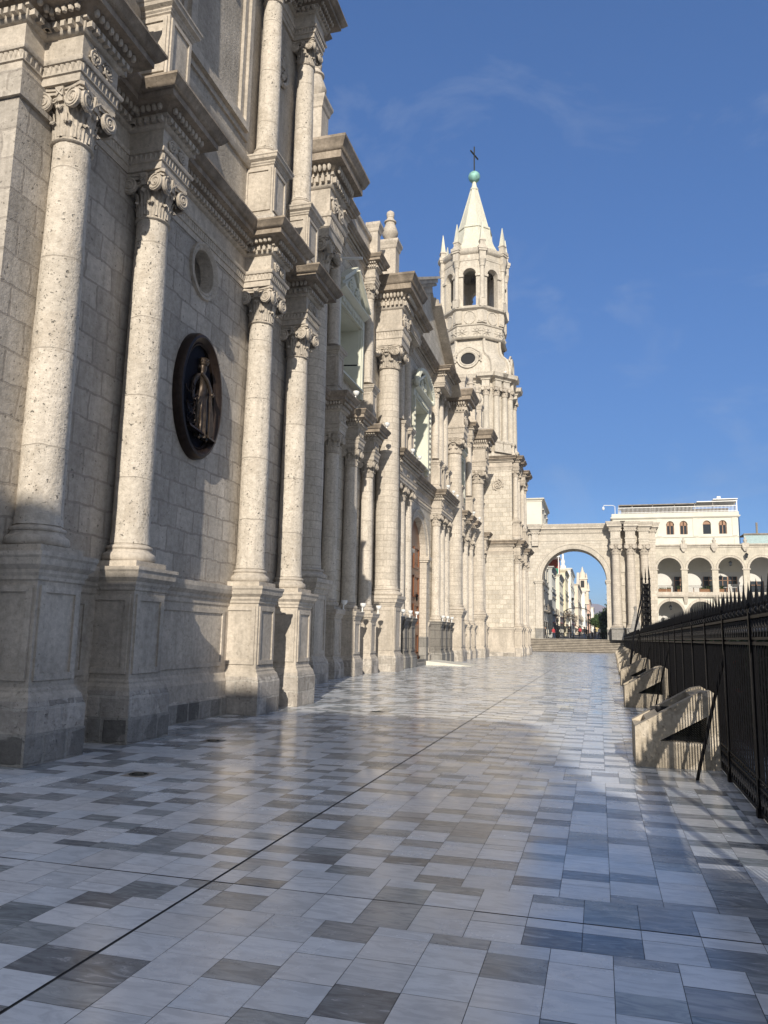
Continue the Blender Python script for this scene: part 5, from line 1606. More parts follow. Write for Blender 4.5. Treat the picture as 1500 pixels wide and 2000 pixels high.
# ------------------------------------------------------------------ arcaded building on the right and the block above it
def arcade():
    Y0 = 120.0
    t = thing('arcaded_building', 'two storey white arcade with round arches and a balcony walk', 'building', (16, Y0, 0))
    C0 = -Vector((16, Y0, 0))
    def ap(mb, name, mats, parent=None):
        o_ = mb.build(name, mats, parent or t)
        if parent is None: o_.location = C0
        return o_
    ux = (1, 0, 0); uz = (0, 0, 1); ny = (0, 1, 0)
    cs = [10.22 + 4.16 * i for i in range(7)]
    xr = cs[-1] + 2.1
    mb = MB()
    mb.plate([(7.3, 8.0), (xr, 8.0), (xr, 15.2), (7.3, 15.2)], [arch_hole(c, 1.66, 8.75, 12.1) for c in cs], (0, Y0, 0), ux, uz, ny, 0.7)
    ap(mb, 'wall', [M['bulwhite_stone']])
    mb = MB()
    mb.plate([(7.3, 0.0), (xr, 0.0), (xr, 7.99), (7.3, 7.99)], [arch_hole(c, 1.7, 0.3, 5.7) for c in cs], (0, Y0 + 0.1, 0), ux, uz, ny, 0.7)
    ap(mb, 'wall', [M['bulwhite']])
    mb = MB()
    for c in cs:
        mb = MB()
        mb.ring([(0, -0.01), (0, 0.06), (0.24, 0.07), (0.30, 0.12), (0.34, -0.01)], (c, Y0, 12.1), ux, uz, (0, -1, 0), 1.66, 1.66, 0, math.pi, 24)
        ap(mb, 'arch_moulding', [M['tower']]); mb = MB()
        mb.ring([(0, -0.01), (0, 0.12), (0.34, 0.13), (0.36, -0.01)], (c, Y0 + 0.1, 5.7), ux, uz, (0, -1, 0), 1.7, 1.7, 0, math.pi, 24)
        mb.hexa([(c - 0.14, Y0 - 0.12, 7.35), (c + 0.14, Y0 - 0.12, 7.35), (c + 0.14, Y0 + 0.1, 7.35), (c - 0.14, Y0 + 0.1, 7.35), (c - 0.2, Y0 - 0.16, 7.85), (c + 0.2, Y0 - 0.16, 7.85), (c + 0.2, Y0 + 0.1, 7.85), (c - 0.2, Y0 + 0.1, 7.85)])
        ap(mb, 'arch_moulding', [M['tower']])
    for x in [cs[0] - 2.08] + [c + 2.08 for c in cs]:
        mb = MB()
        mb.box(x - 0.56, Y0 - 0.14, 11.95, x + 0.56, Y0 + 0.75, 12.12)
        mb.hexa([(x - 0.2, Y0 - 0.05, 7.0), (x + 0.2, Y0 - 0.05, 7.0), (x + 0.2, Y0 + 0.1, 7.0), (x - 0.2, Y0 + 0.1, 7.0), (x - 0.3, Y0 - 0.4, 7.95), (x + 0.3, Y0 - 0.4, 7.95), (x + 0.3, Y0 + 0.1, 7.95), (x - 0.3, Y0 + 0.1, 7.95)])
        ap(mb, 'pier_capital', [M['tower']])
    mb = MB()
    mb.sweep([(7.2, Y0), (xr, Y0)], [(-0.3, 7.96), (0.25, 7.97), (0.35, 8.1), (0.35, 8.3), (0.1, 8.35), (0.1, 8.72), (-0.3, 8.75)])
    mb.sweep([(7.2, Y0), (xr, Y0)], [(-0.5, 15.2), (0.1, 15.2), (0.14, 15.4), (0.35, 15.5), (0.38, 15.68), (-0.5, 15.72)])
    for c in cs:
        x = c + 2.08
        mb.box(x - 0.45, Y0 - 0.46, 15.1, x + 0.45, Y0 + 0.2, 15.8); mb.frustum(x, Y0 - 0.1, 14.6, 15.1, 0.15, 0.2, 0.42, 0.3)
        mb.lathe([(0.16, 15.8), (0.22, 15.95), (0.3, 16.25), (0.12, 16.4), (0.16, 16.55), (0.02, 16.75)], 10, x, Y0 - 0.1)
    ap(mb, 'cornice', [M['tower']])
    mb = MB()
    mb.box(7.35, Y0 + 4.4, 0, xr, Y0 + 4.7, 15.3); mb.box(7.35, Y0 + 0.72, 8.3, xr, Y0 + 4.4, 8.74); mb.box(7.35, Y0 + 0.72, 15.0, xr, Y0 + 4.38, 15.25); mb.box(7.32, Y0 + 0.72, 0, 7.6, Y0 + 4.38, 15.0)
    mb.box(xr - 0.3, Y0 + 0.72, 0, xr, Y0 + 4.38, 15.0)
    for c in cs: mb.plate([(0.72, 12.0), (4.38, 12.0), (4.38, 14.98), (0.72, 14.98)], [], (c + 2.0, Y0, 0), ny, uz, ux, 0.16) if False else None
    ap(mb, 'loggia_back', [M['loggia']])
    for i, (x0, x1, z1) in enumerate(((11.2, 12.9, 11.3), (15.3, 16.9, 11.3), (17.3, 18.7, 11.3), (18.7, 20.0, 11.3), (21.7, 23.6, 10.6), (26.0, 27.6, 11.2))):
        zb = 8.76 if i != 3 else 10.2
        mb = MB(); mb.box(x0, Y0 + 4.3, zb, x1, Y0 + 4.38, z1)
        d = ap(mb, 'doorway', [M['glass']])
        mb = MB()
        for a in (x0, (x0 + x1) / 2 - 0.04, x1 - 0.08): mb.box(a, Y0 + 4.22, zb, a + 0.08, Y0 + 4.3, z1)
        mb.box(x0, Y0 + 4.22, z1 - 0.6, x1, Y0 + 4.29, z1 - 0.53)
        o_ = mb.build('frame', [M['woodframe']], d)
    mb = MB()
    for c in cs:
        mb.box(c - 1.66, Y0 + 0.3, 9.62, c + 1.66, Y0 + 0.34, 9.67)
        for k in range(23): mb.box(c - 1.64 + k * 0.148, Y0 + 0.31, 8.76, c - 1.62 + k * 0.148, Y0 + 0.33, 9.62)
    ap(mb, 'balcony_rail', [M['iron']])
    return cs
M['bulwhite_stone'] = stone('pale_arcade_stone', (0.62, 0.58, 0.49), 'wall', 0.7, 0.4, 0.012, mortar_c=(0.5, 0.46, 0.38), vary=0.08, pits=0.3, stain=0.25)
ACS = arcade()

def cafe_table(x, y, label):
    t = thing('cafe_table', label, 'table', (x, y, 8.745), 'tables on the arcade balcony')
    mb = MB(); mb.box(-0.5, -0.35, 0.72, 0.5, 0.35, 0.76); mb.build('tabletop', [M['canvas']], t)
    for sx in (-1, 1):
        for sy in (-1, 1):
            mb = MB(); mb.box(sx * 0.42 - 0.025, sy * 0.28 - 0.025, 0, sx * 0.42 + 0.025, sy * 0.28 + 0.025, 0.72); mb.build('leg', [M['wicker']], t)
cafe_table(14.0, 121.3, 'white topped table in the second balcony arch'); cafe_table(17.6, 121.3, 'white topped table in the third balcony arch, left one'); cafe_table(18.9, 121.2, 'white topped table in the third balcony arch, right one')
def planter(x, w, label):
    t = thing('planter_box', label, 'planter', (x, 120.62, 8.745), 'brown planters on the arcade balcony')
    mb = MB(); mb.box(-w / 2, -0.16, 0, w / 2, 0.16, 0.45); mb.box(-w / 2 - 0.03, -0.19, 0.40, w / 2 + 0.03, 0.19, 0.47); mb.build('box', [M['wicker']], t)
    mb = MB(); rnd = random.Random(int(x * 10))
    for k in range(60):
        a = rnd.uniform(0, 6.28); r_ = rnd.uniform(.1, .35); p = Vector((rnd.uniform(-w / 2, w / 2) * 0.9, rnd.uniform(-.12, .12), 0.46))
        q = p + Vector((r_ * math.cos(a) * .6, r_ * math.sin(a) * .4, r_ * 1.2)); s_ = Vector((-math.sin(a), math.cos(a), 0)) * 0.03
        mb.add([p - s_, p + s_, q], [(0, 1, 2)])
    mb.build('foliage', [M['leaf']], t)
planter(9.2, 1.1, 'brown planter in the leftmost balcony arch'); planter(10.1, 0.6, 'short brown planter near the middle of the leftmost balcony arch'); planter(14.9, 1.2, 'brown planter in the second balcony arch'); planter(17.2, 0.8, 'brown planter in the third balcony arch')
def palm_pot(x, label):
    t = thing('potted_palm', label, 'plant', (x, 121.0, 8.745), 'potted palms on the arcade balcony')
    mb = MB(); mb.lathe([(0.16, 0), (0.24, 0.4), (0.26, 0.42), (0.22, 0.42)], 12); mb.build('pot', [M['wicker']], t)
    mb = MB(); rnd = random.Random(int(x * 7))
    for k in range(16):
        a = k * 0.39 + rnd.uniform(-.2, .2); L = rnd.uniform(.6, 1.0)
        pts = [Vector((L * q * math.cos(a), L * q * math.sin(a), 0.4 + 1.5 * q - 1.0 * q * q)) for q in (0, .25, .5, .75, 1)]
        s_ = Vector((-math.sin(a), math.cos(a), 0)) * 0.09
        for i in range(4): mb.add([pts[i] - s_ * (1 - i / 5), pts[i] + s_ * (1 - i / 5), pts[i + 1] + s_ * (0.8 - i / 5), pts[i + 1] - s_ * (0.8 - i / 5)], [(0, 1, 2, 3)])
    mb.build('fronds', [M['leaf']], t)
palm_pot(11.45, 'potted palm in the leftmost balcony arch'); palm_pot(15.6, 'potted palm in the second balcony arch'); palm_pot(17.4, 'potted palm beside the dark doors of the third balcony arch')
def lantern(x, z, y, label):
    t = thing('hanging_lantern', label, 'lantern', (x, y, z), 'black lanterns hanging in the arcade')
    mb = MB(); mb.frustum(0, 0, -0.25, 0.2, 0.13, 0.13, 0.22, 0.22); mb.build('glass_box', [M['glass']], t)
    mb = MB(); mb.frustum(0, 0, 0.2, 0.42, 0.26, 0.26, 0.05, 0.05); mb.tube([(0, 0, 0.4), (0, 0, 1.0)], 0.02, 5); mb.frustum(0, 0, -0.32, -0.25, 0.06, 0.06, 0.15, 0.15); mb.build('cap', [M['iron']], t)
lantern(ACS[2] + 0.05, 12.85, 120.4, 'black lantern hanging in the third balcony arch'); lantern(ACS[0], 6.45, 120.5, 'black lantern hanging in the leftmost ground floor arch'); lantern(ACS[2] + 2.1, 13.9, 119.5, 'black lantern fixed to the arcade wall right of the third balcony arch')

def upper_block():
    Y0 = 124.2; k = 1.034
    t = thing('cream_upper_building', 'cream building with arched brown windows and a railed roof terrace', 'building', (11.5, Y0, 15.3))
    C0 = -Vector((11.5, Y0, 15.3))
    def ap(mb, name, mats, parent=None):
        o_ = mb.build(name, mats, parent or t)
        if parent is None: o_.location = C0
        return o_
    x0, x1 = 2.4 * k, 19.9 * k
    z0, z1 = 12.0, 20.3
    ux = (1, 0, 0); uz = (0, 0, 1); ny = (0, 1, 0)
    wx = [8.1, 10.57 * k, 12.44 * k, 15.64 * k, 17.79 * k, 5.6]
    mb = MB()
    mb.plate([(x0, z0), (x1, z0), (x1, z1), (x0, z1)], [arch_hole(w, 0.56, 17.75, 19.25, 10) for w in wx], (0, Y0, 0), ux, uz, ny, 0.4)
    mb.box(x0, Y0 + 0.402, z0, x0 + 0.4, Y0 + 12, z1); mb.box(x1 - 0.4, Y0 + 0.402, z0, x1, Y0 + 12, z1); mb.box(x0, Y0 + 0.402, z1 - 0.3, x1, Y0 + 12, z1 - 0.002)
    ap(mb, 'wall', [M['bulwhite']])
    mb = MB()
    mb.sweep([(x0, Y0 + 6), (x0, Y0), (x1, Y0), (x1, Y0 + 6)], [(-0.1, 20.2), (0.1, 20.22), (0.3, 20.4), (0.3, 20.55), (0.12, 20.6), (0.12, 21.1), (-0.3, 21.12)])
    mb.sweep([(x0, Y0), (x1, Y0)], [(-0.1, 17.25), (0.12, 17.27), (0.16, 17.4), (-0.1, 17.45)])
    for x in (9.05 * k, 14.06 * k, 19.4 * k): mb.box(x - 0.35, Y0 - 0.1, 17.46, x + 0.35, Y0 - 0.003, 20.2)
    for x in (9.3 * k, 14.3 * k, 19.5 * k, 12 * k): mb.box(x - 0.25, Y0 - 0.07, 15.4, x + 0.25, Y0 - 0.003, 17.25)
    for w in wx: mb.ring([(0.02, 0), (0.02, 0.05), (0.14, 0.05), (0.15, 0)], (w, Y0, 19.25), ux, uz, (0, -1, 0), 0.56, 0.56, 0, math.pi, 12)
    ap(mb, 'cornice', [M['bulwhite']])
    for i, w in enumerate(wx):
        mb = MB(); mb.box(w - 0.56, Y0 + 0.28, 17.75, w + 0.56, Y0 + 0.34, 19.85)
        f = ap(mb, 'window', [M['glass']])
        mb = MB()
        if i != 3:
            for a in (-0.56, -0.06, 0.44): mb.box(w + a, Y0 + 0.2, 17.75, w + a + 0.12, Y0 + 0.279, 19.7)
            mb.box(w - 0.5, Y0 + 0.2, 19.1, w + 0.5, Y0 + 0.275, 19.25)
        mb.plate(arc(w, 19.25, 0.56, 0.56, 0, math.pi, 12), [], (0, Y0 + 0.2, 0), ux, uz, ny, 0.06)
        mb.build('frame', [M['woodframe']], f).location = (0, 0, 0)
    mb = MB()
    mb.box(x0 + 0.9, Y0 + 0.1, 22.02, x1 - 0.1, Y0 + 0.16, 22.1); mb.box(x0 + 0.9, Y0 + 0.1, 21.25, x1 - 0.1, Y0 + 0.16, 21.31)
    n = 90
    for i in range(n):
        x = x0 + 0.9 + (x1 - x0 - 1.0) * i / (n - 1)
        mb.box(x - 0.022, Y0 + 0.105, 21.12, x + 0.022, Y0 + 0.155, 22.02)
    ap(mb, 'railing', [M['lampwhite']])
    mb = MB()
    for x in (x0 + 1.0, 5.5, 8.5, 11.7, 14.6, 17.2, x1 - 0.3): mb.box(x - 0.05, Y0 + 0.3, 21.1, x + 0.05, Y0 + 0.4, 22.6)
    mb.box(x0 + 1.1, Y0 + 0.3, 22.45, 14.8, Y0 + 5, 22.6)
    ap(mb, 'awning', [M['rock']])
    mb = MB(); mb.box(14.9, Y0 + 0.1, 22.7, x1 + 0.05, Y0 + 5, 22.82); mb.box(x1 - 0.12, Y0 + 0.12, 21.1, x1, Y0 + 0.24, 23.0); mb.box(17.2, Y0 - 0.1, 23.0, x1 + 0.1, Y0 + 5, 23.12)
    mb.box(18.0, Y0 + 1.5, 23.1, 18.5, Y0 + 2.0, 23.75)
    ap(mb, 'roof_canopy', [M['lampwhite']])
    mb = MB(); mb.box(x0 + 1.5, Y0 + 5.0, 21.1, x1 - 0.5, Y0 + 5.2, 22.45); ap(mb, 'terrace_back', [M['wicker']])
    pl = MB(); pl.tube([(x1 + 0.12, Y0 + 0.1, 15.4), (x1 + 0.12, Y0 + 0.1, 20.4)], 0.05, 6); ap(pl, 'downpipe', [M['iron']])
upper_block()
t = thing('security_camera', 'white camera hanging from a curved arm at the cream roof corner', 'camera', (2.9, 124.1, 21.1))
mb = MB(); mb.tube([(0, 0, 0), (0, 0, 1.2), (-0.3, -0.1, 1.35), (-1.6, -0.4, 1.35), (-1.75, -0.4, 1.2)], 0.05, 6); mb.build('arm', [M['lampwhite']], t)
mb = MB(); mb.ball((-1.75, -0.4, 0.85), 0.2, 0.2, 0.3, 10, 6); mb.build('camera_head', [M['lampwhite']], t)

def far_terrace():
    t = thing('low_white_building', 'low white roof terrace with glass screens, right of the cream building', 'building', (26, 124, 12))
    mb = MB(); mb.box(-4.9, 1.0, 0, 14, 12, 4.3); mb.build('wall', [M['bulwhite']], t)
    mb = MB(); mb.box(-4.6, 1.2, 4.32, 13.8, 1.25, 5.6); mb.build('glass_screen', [simple('pale_glass', (0.35, 0.45, 0.45), 0.1)], t)
    mb = MB(); mb.box(-4.7, 1.1, 5.6, 13.9, 1.35, 5.7); mb.box(-4.6, 1.0, 5.72, 6, 5, 5.85); mb.tube([(-2.6, 2, 5.8), (-2.6, 2, 7.6)], 0.15, 8); mb.build('rail', [M['rock']], t)
far_terrace()

# ------------------------------------------------------------------ houses along the street beyond the arch
XL = lambda y: -7.75 + (y - 116) * 0.0245
SZ = lambda y: 1.63 + (y - 112) * 0.01437
def pal(name, c): return simple(name, c, 0.85, 0, 0.06, 0.5)
P_ = {k: pal('render_' + k, c) for k, c in dict(cream=(0.66, 0.63, 0.54), grey=(0.42, 0.43, 0.42), white=(0.74, 0.73, 0.68), yellow=(0.64, 0.59, 0.44), beige=(0.62, 0.55, 0.45), pink=(0.52, 0.36, 0.29), ochre=(0.60, 0.48, 0.22), red=(0.35, 0.09, 0.06), green=(0.03, 0.25, 0.16), dark=(0.03, 0.03, 0.03)).items()}

def house(y0, y1, h, pal_, label, storeys, xoff=0.0, win=(1.1, 1.6), depth=14, roof=0.0, shop=None, gap=3.0, cornice=True, per=0.0):
    xf = XL((y0 + y1) / 2) + xoff
    zb = SZ(y0) - 0.6
    t = thing('street_house', label, 'house', (xf - depth / 2, (y0 + y1) / 2, SZ(y0)), 'houses along the street beyond the arch')
    C0 = -Vector((xf - depth / 2, (y0 + y1) / 2, SZ(y0)))
    L = y1 - y0
    sh = (h - 1.0) / storeys
    n = max(1, int(L / gap))
    holes = []; wins = []
    for st in range(storeys):
        for i in range(n):
            c = y0 + (i + 0.5) * L / n
            w = win[0] if st else win[0] * 1.25
            za = zb + 0.6 + st * sh + (0.9 if st else 0.1); zc = za + (win[1] if st else 2.3)
            holes.append([(c - w / 2, za), (c + w / 2, za), (c + w / 2, zc), (c - w / 2, zc)]); wins.append((c, w, za, zc, st))
    mb = MB()
    mb.plate([(y0, zb), (y1 - 0.02, zb), (y1 - 0.02, zb + h), (y0, zb + h)], holes, (xf, 0, 0), (0, 1, 0), (0, 0, 1), (-1, 0, 0), 0.35)
    mb.box(xf - depth, y0, zb, xf - 0.351, y0 + 0.4, zb + h); mb.box(xf - depth, y1 - 0.42, zb, xf - 0.351, y1 - 0.02, zb + h)
    mb.box(xf - depth, y0 + 0.4, zb + h - 0.4, xf - 0.351, y1 - 0.42, zb + h - 0.02)
    mb.build('wall', [P_[pal_]], t).location = C0
    mb = MB()
    if cornice: mb.sweep([(xf - depth, y0), (xf, y0), (xf, y1 - 0.03)], [(-0.1, zb + h - 0.5), (0.05, zb + h - 0.5), (0.12, zb + h - 0.3), (0.35, zb + h - 0.15), (0.38, zb + h), (-0.1, zb + h + 0.03)])
    for st in range(1, storeys): mb.sweep([(xf, y0), (xf, y1 - 0.03)], [(-0.1, zb + 0.55 + st * sh), (0.14, zb + 0.55 + st * sh), (0.14, zb + 0.75 + st * sh), (-0.1, zb + 0.78 + st * sh)])
    mb.build('cornice', [P_[pal_]], t).location = C0
    for (c, w, za, zc, st) in wins:
        mb = MB(); mb.box(xf - 0.3, c - w / 2, za, xf - 0.26, c + w / 2, zc)
        o_ = mb.build('window' if st else 'shop_opening', [M['glass']], t); o_.location = C0
        mb = MB()
        if st:
            mb.box(xf + 0.003, c - w / 2 - 0.14, za - 0.16, xf + 0.14, c + w / 2 + 0.14, za); mb.box(xf + 0.003, c - w / 2 - 0.14, zc, xf + 0.16, c + w / 2 + 0.14, zc + 0.16)
            if st == 1:
                mb.box(xf + 0.003, c - w / 2 - 0.3, za - 0.95, xf + 0.6, c + w / 2 + 0.3, za - 0.82)
                for k in range(7): mb.box(xf + 0.56, c - w / 2 - 0.28 + k * (w + .5) / 6, za - 0.82, xf + 0.59, c - w / 2 - 0.24 + k * (w + .5) / 6, za + 0.1)
            mb.build('frame', [M['bulwhite'] if st != 1 else M['rock']], o_)
        elif shop:
            mb.hexa([(xf + 0.01, c - w * .7, zc + 0.05), (xf + 0.9, c - w * .7, zc - 0.35), (xf + 0.9, c + w * .7, zc - 0.35), (xf + 0.01, c + w * .7, zc + 0.05), (xf + 0.01, c - w * .7, zc + 0.12), (xf + 0.9, c - w * .7, zc - 0.28), (xf + 0.9, c + w * .7, zc - 0.28), (xf + 0.01, c + w * .7, zc + 0.12)])
            mb.build('awning', [P_[shop]], o_)
    return t, C0, xf, zb
house(113.5, 127, 21.0, 'cream', 'tall cream corner house rising behind the left side of the arch', 5, 0.0, (1.3, 2.0), gap=3.4, shop='dark')
house(127, 138, 12.0, 'grey', 'grey panelled house next after the tall cream corner house', 3, 0.25, (1.6, 1.9), gap=3.6, shop='red')
t, C0, xf, zb = house(138, 152, 11.5, 'cream', 'house with a dark open roof terrace over a green parapet', 3, 0.6, (1.3, 1.7), gap=3.2, shop='red')
mb = MB()
mb.box(xf - 9, 138.3, zb + 11.5, xf - 4.6, 138.45, zb + 12.6); mb.build('parapet', [P_['cream']], t).location = C0
mb = MB(); mb.box(xf - 4.6, 138.25, zb + 11.45, xf - 0.1, 138.4, zb + 12.5); mb.build('green_parapet', [P_['green']], t).location = C0
mb = MB(); mb.box(xf - 7.5, 142, zb + 11.4, xf - 0.1, 142.3, zb + 14.6); mb.build('terrace_back', [P_['red']], t).location = C0
mb = MB(); mb.box(xf - 7.8, 138.0, zb + 14.45, xf + 0.1, 144, zb + 14.75)
for x in (xf - 7.7, xf - 4.2, xf - 0.1): mb.box(x - 0.06, 138.1, zb + 11.5, x + 0.06, 138.22, zb + 14.45)
mb.build('canopy', [M['canvas']], t).location = C0
mb = MB(); mb.lathe([(0.15, 0), (0.5, 0.2), (0.9, 0.7), (1.0, 1.0)], 16, 0, 0); mb.tube([(0, 0, -1.0), (0, 0, 0)], 0.08, 6)
mb.xf(Matrix.Translation((xf - 5.6, 141, zb + 16.0)) @ Matrix.Rotation(0.7, 4, 'Y')); mb.build('satellite_dish', [M['canvas']], t).location = C0
house(152, 166, 13.2, 'yellow', 'yellow house beside the roof terrace, halfway down the street', 3, 0.7, (1.2, 2.2), gap=3.4, shop='white')
t, C0, xf, zb = house(166, 190, 14.6, 'white', 'white house with a tall pointed rooftop finial', 4, 0.8, (1.2, 2.0), gap=3.6, shop='red')
mb = MB(); mb.lathe([(0.6, 14.5), (0.65, 15.2), (0.35, 15.5), (0.45, 16.2), (0.2, 16.9), (0.25, 17.4), (0.08, 18.2), (0.02, 18.6)], 12, xf - 1.6, 168); mb.xf(Matrix.Translation((0, 0, zb))); mb.build('finial', [P_['white']], t).location = C0
t, C0, xf, zb = house(190, 226, 12.6, 'beige', 'beige stone house with gabled front before the far church tower', 3, 0.9, (1.3, 2.2), gap=4.5, shop='white')
mb = MB(); mb.plate([(198, zb + 12.6), (208, zb + 12.6), (203, zb + 16.4)], [], (xf + 0.1, 0, 0), (0, 1, 0), (0, 0, 1), (-1, 0, 0), 0.6); mb.build('gable', [P_['beige']], t).location = C0
t, C0, xf, zb = house(226, 262, 12.5, 'white', 'pale church with a stepped bell turret far down the street', 3, 1.0, (1.3, 2.4), gap=5, shop=None)
mb = MB(); tx, ty = xf - 0.6, 231; zt = zb; zb = zb - 3.4
mb.frustum(tx, ty, zb + 12.4, zb + 16.2, 1.7, 1.7, 1.6, 1.6); mb.frustum(tx, ty, zb + 16.2, zb + 16.8, 2.0, 2.0, 1.9, 1.9); mb.frustum(tx, ty, zb + 16.8, zb + 19.6, 1.35, 1.35, 1.2, 1.2); mb.frustum(tx, ty, zb + 19.6, zb + 20.0, 1.5, 1.5, 1.4, 1.4)
mb.lathe([(1.0, zb + 20.0), (1.0, zb + 20.8), (0.85, zb + 21.4), (0.4, zb + 22.0), (0.3, zb + 22.5), (0.1, zb + 23.2), (0.02, zb + 23.4)], 14, tx, ty)
for sx in (-1, 1):
    for sy in (-1, 1): mb.lathe([(0.3, zb + 16.8), (0.3, zb + 17.6), (0.05, zb + 18.6)], 8, tx + sx * 1.6, ty + sy * 1.6); mb.lathe([(0.22, zb + 20), (0.22, zb + 20.6), (0.03, zb + 21.4)], 8, tx + sx * 1.15, ty + sy * 1.15)
mb.build('bell_turret', [P_['beige']], t).location = C0
mb = MB()
for z_ in (13.4, 17.2):
    mb = MB()
    mb.box(tx - 0.5, ty - 1.75 if z_ < 15 else ty - 1.40, zb + z_, tx + 0.5, ty - 1.6 if z_ < 15 else ty - 1.2, zb + z_ + 2.0); mb.build('belfry_opening', [P_['dark']], t).location = C0
    mb = MB(); mb.box(tx + 1.2, ty - 0.5, zb + z_, tx + (1.74 if z_ < 15 else 1.39), ty + 0.5, zb + z_ + 2.0)
    mb.build('belfry_opening', [P_['dark']], t).location = C0
house(262, 300, 11.5, 'pink', 'reddish stone house past the far church', 3, 1.0, (1.4, 2.0), gap=6)
house(300, 345, 10.0, 'white', 'small white house at the far end of the street', 3, 0.9, (1.4, 1.8), gap=6)
house(380, 420, 8.5, 'ochre', 'ochre house closing the view at the end of the street', 2, 4.0, (1.4, 1.8), gap=6)

# ------------------------------------------------------------------ trees
def leafy(name, label, x, y, z, parts_, trunk_h, mat, n, size, group=None, seed=1, cat='tree', tr=0.22):
    rnd = random.Random(seed)
    t = thing(name, label, cat, (x, y, z), group)
    mb = MB(); mb.tube([(0, 0, -0.2), (0.05, 0.02, trunk_h * .5), (0.0, 0.08, trunk_h)], [tr, tr * .8, tr * .55], 8)
    for (px, py, pz, r_) in parts_: mb.tube([(0, 0.05, trunk_h * .75), (px * .5, py * .5, (trunk_h + pz) * .5), (px, py, pz)], [tr * .5, tr * .35, tr * .1], 6)
    mb.build('trunk', [M['bark']], t)
    mb = MB()
    for (px, py, pz, r_) in parts_:
        k = int(n * r_ * r_)
        for _ in range(k):
            while True:
                v = Vector((rnd.uniform(-1, 1), rnd.uniform(-1, 1), rnd.uniform(-1, 1)))
                if v.length < 1: break
            v = v * (0.55 + 0.45 * rnd.random()) if v.length > .5 else v
            c = Vector((px, py, pz)) + Vector((v.x * r_, v.y * r_, v.z * r_ * 0.8))
            a = Vector((rnd.uniform(-1, 1), rnd.uniform(-1, 1), rnd.uniform(-1, 1))).normalized(); b = a.orthogonal().normalized()
            s_ = size * rnd.uniform(.6, 1.3)
            mb.add([c - a * s_, c + b * s_ * .45, c + a * s_, c - b * s_ * .45], [(0, 1, 2, 3)])
    mb.build('crown', [mat], t)
    return t
G_T = 'dark street trees on the right beyond the arch'
leafy('street_tree', 'dark clipped tree nearest the right pier of the arch', 2.6, 128, 1.9, [(0, 0, 3.0, 1.9), (-.6, 2, 3.2, 1.7), (0.2, 4, 2.6, 1.8)], 2.2, M['leafdark'], 260, 0.22, G_T, 2)
leafy('street_tree', 'dark tree second from the arch on the right of the street', 2.0, 146, 2.1, [(0, 0, 3.6, 2.2), (-.4, 3, 3.0, 2.0)], 2.4, M['leafdark'], 200, 0.25, G_T, 3)
leafy('street_tree', 'tall green tree showing above the others at the right pier', 3.2, 170, 2.4, [(0, 0, 5.4, 2.6), (-1.2, 1, 4.2, 2.2), (1, -1, 6.4, 1.8)], 4.0, M['leaf'], 130, 0.32, G_T, 4)
leafy('street_tree', 'round green tree in the middle distance of the street', -0.9, 190, 2.7, [(0, 0, 3.2, 1.7), (.8, .5, 2.8, 1.5)], 2.2, M['leaf'], 150, 0.28, G_T, 5)
leafy('street_tree', 'bushy green tree beside the far church', 0.6, 215, 3.1, [(0, 0, 3.0, 2.4), (2.5, 0, 3.6, 2.6)], 2.4, M['leafdark'], 90, 0.35, G_T, 6)
leafy('street_tree', 'olive tree standing out against the hills at the end of the street', 0.2, 330, 4.7, [(0, 0, 6.0, 3.0), (-1.5, 0, 5.0, 2.6), (1.6, 0, 4.6, 2.8)], 4.0, M['leaf'], 50, 0.5, G_T, 7)
leafy('street_tree', 'bare twiggy tree before the pale houses on the left of the street', -4.6, 134, 1.9, [(0, 0, 3.9, 1.1), (-.7, .4, 3.5, .8), (.7, 0, 3.4, .9)], 3.6, M['bark'], 70, 0.16, G_T, 8, tr=0.1)
mb = MB(); rnd = random.Random(5)
for _ in range(5200):
    p = Vector((rnd.uniform(0.3, 4.0), rnd.uniform(124, 240), 0)); p.z = SZ(p.y) + rnd.uniform(0.0, 2.3)
    a = Vector((rnd.uniform(-1, 1), rnd.uniform(-1, 1), rnd.uniform(-1, 1))).normalized() * 0.22; b = a.orthogonal() * 0.6
    mb.add([p - a, p + b, p + a, p - b], [(0, 1, 2, 3)])
tag(mb.build('hedge', [M['leafdark']]), 'dark hedge running down the right side of the street', 'hedge', kind='stuff')

def araucaria():
    t = thing('araucaria_tree', 'thin conifer whose level branches poke out beside the right pier', 'tree', (2.6, 126.5, 1.9))
    mb = MB(); mb.tube([(0, 0, 0), (0, 0, 10.0)], [0.16, 0.03], 8); mb.build('trunk', [M['bark']], t)
    mb = MB(); rnd = random.Random(3)
    for q, z in enumerate((2.8, 3.6, 4.3, 5.0, 5.7, 6.5, 7.3, 8.2)):
        L = 1.9 - 0.10 * q
        for k in range(6):
            a = k * 1.047 + math.pi + (0.1 * q if k else 0)
            d = Vector((math.cos(a), math.sin(a), 0))
            mb.tube([Vector((0, 0, z)), d * L * .6 + Vector((0, 0, z + .05)), d * L + Vector((0, 0, z + .28))], [0.06, 0.08, 0.02], 5)
            for j in range(10):
                p = d * L * (.35 + .065 * j) + Vector((0, 0, z + 0.06 + .02 * j)); s_ = Vector((-d.y, d.x, 0)) * .2 * (1.2 - j * .08)
                mb.add([p - s_, p + s_, p + d * .2 + Vector((0, 0, .1))], [(0, 1, 2)])
    mb.build('branches', [M['leafdark']], t)
araucaria()

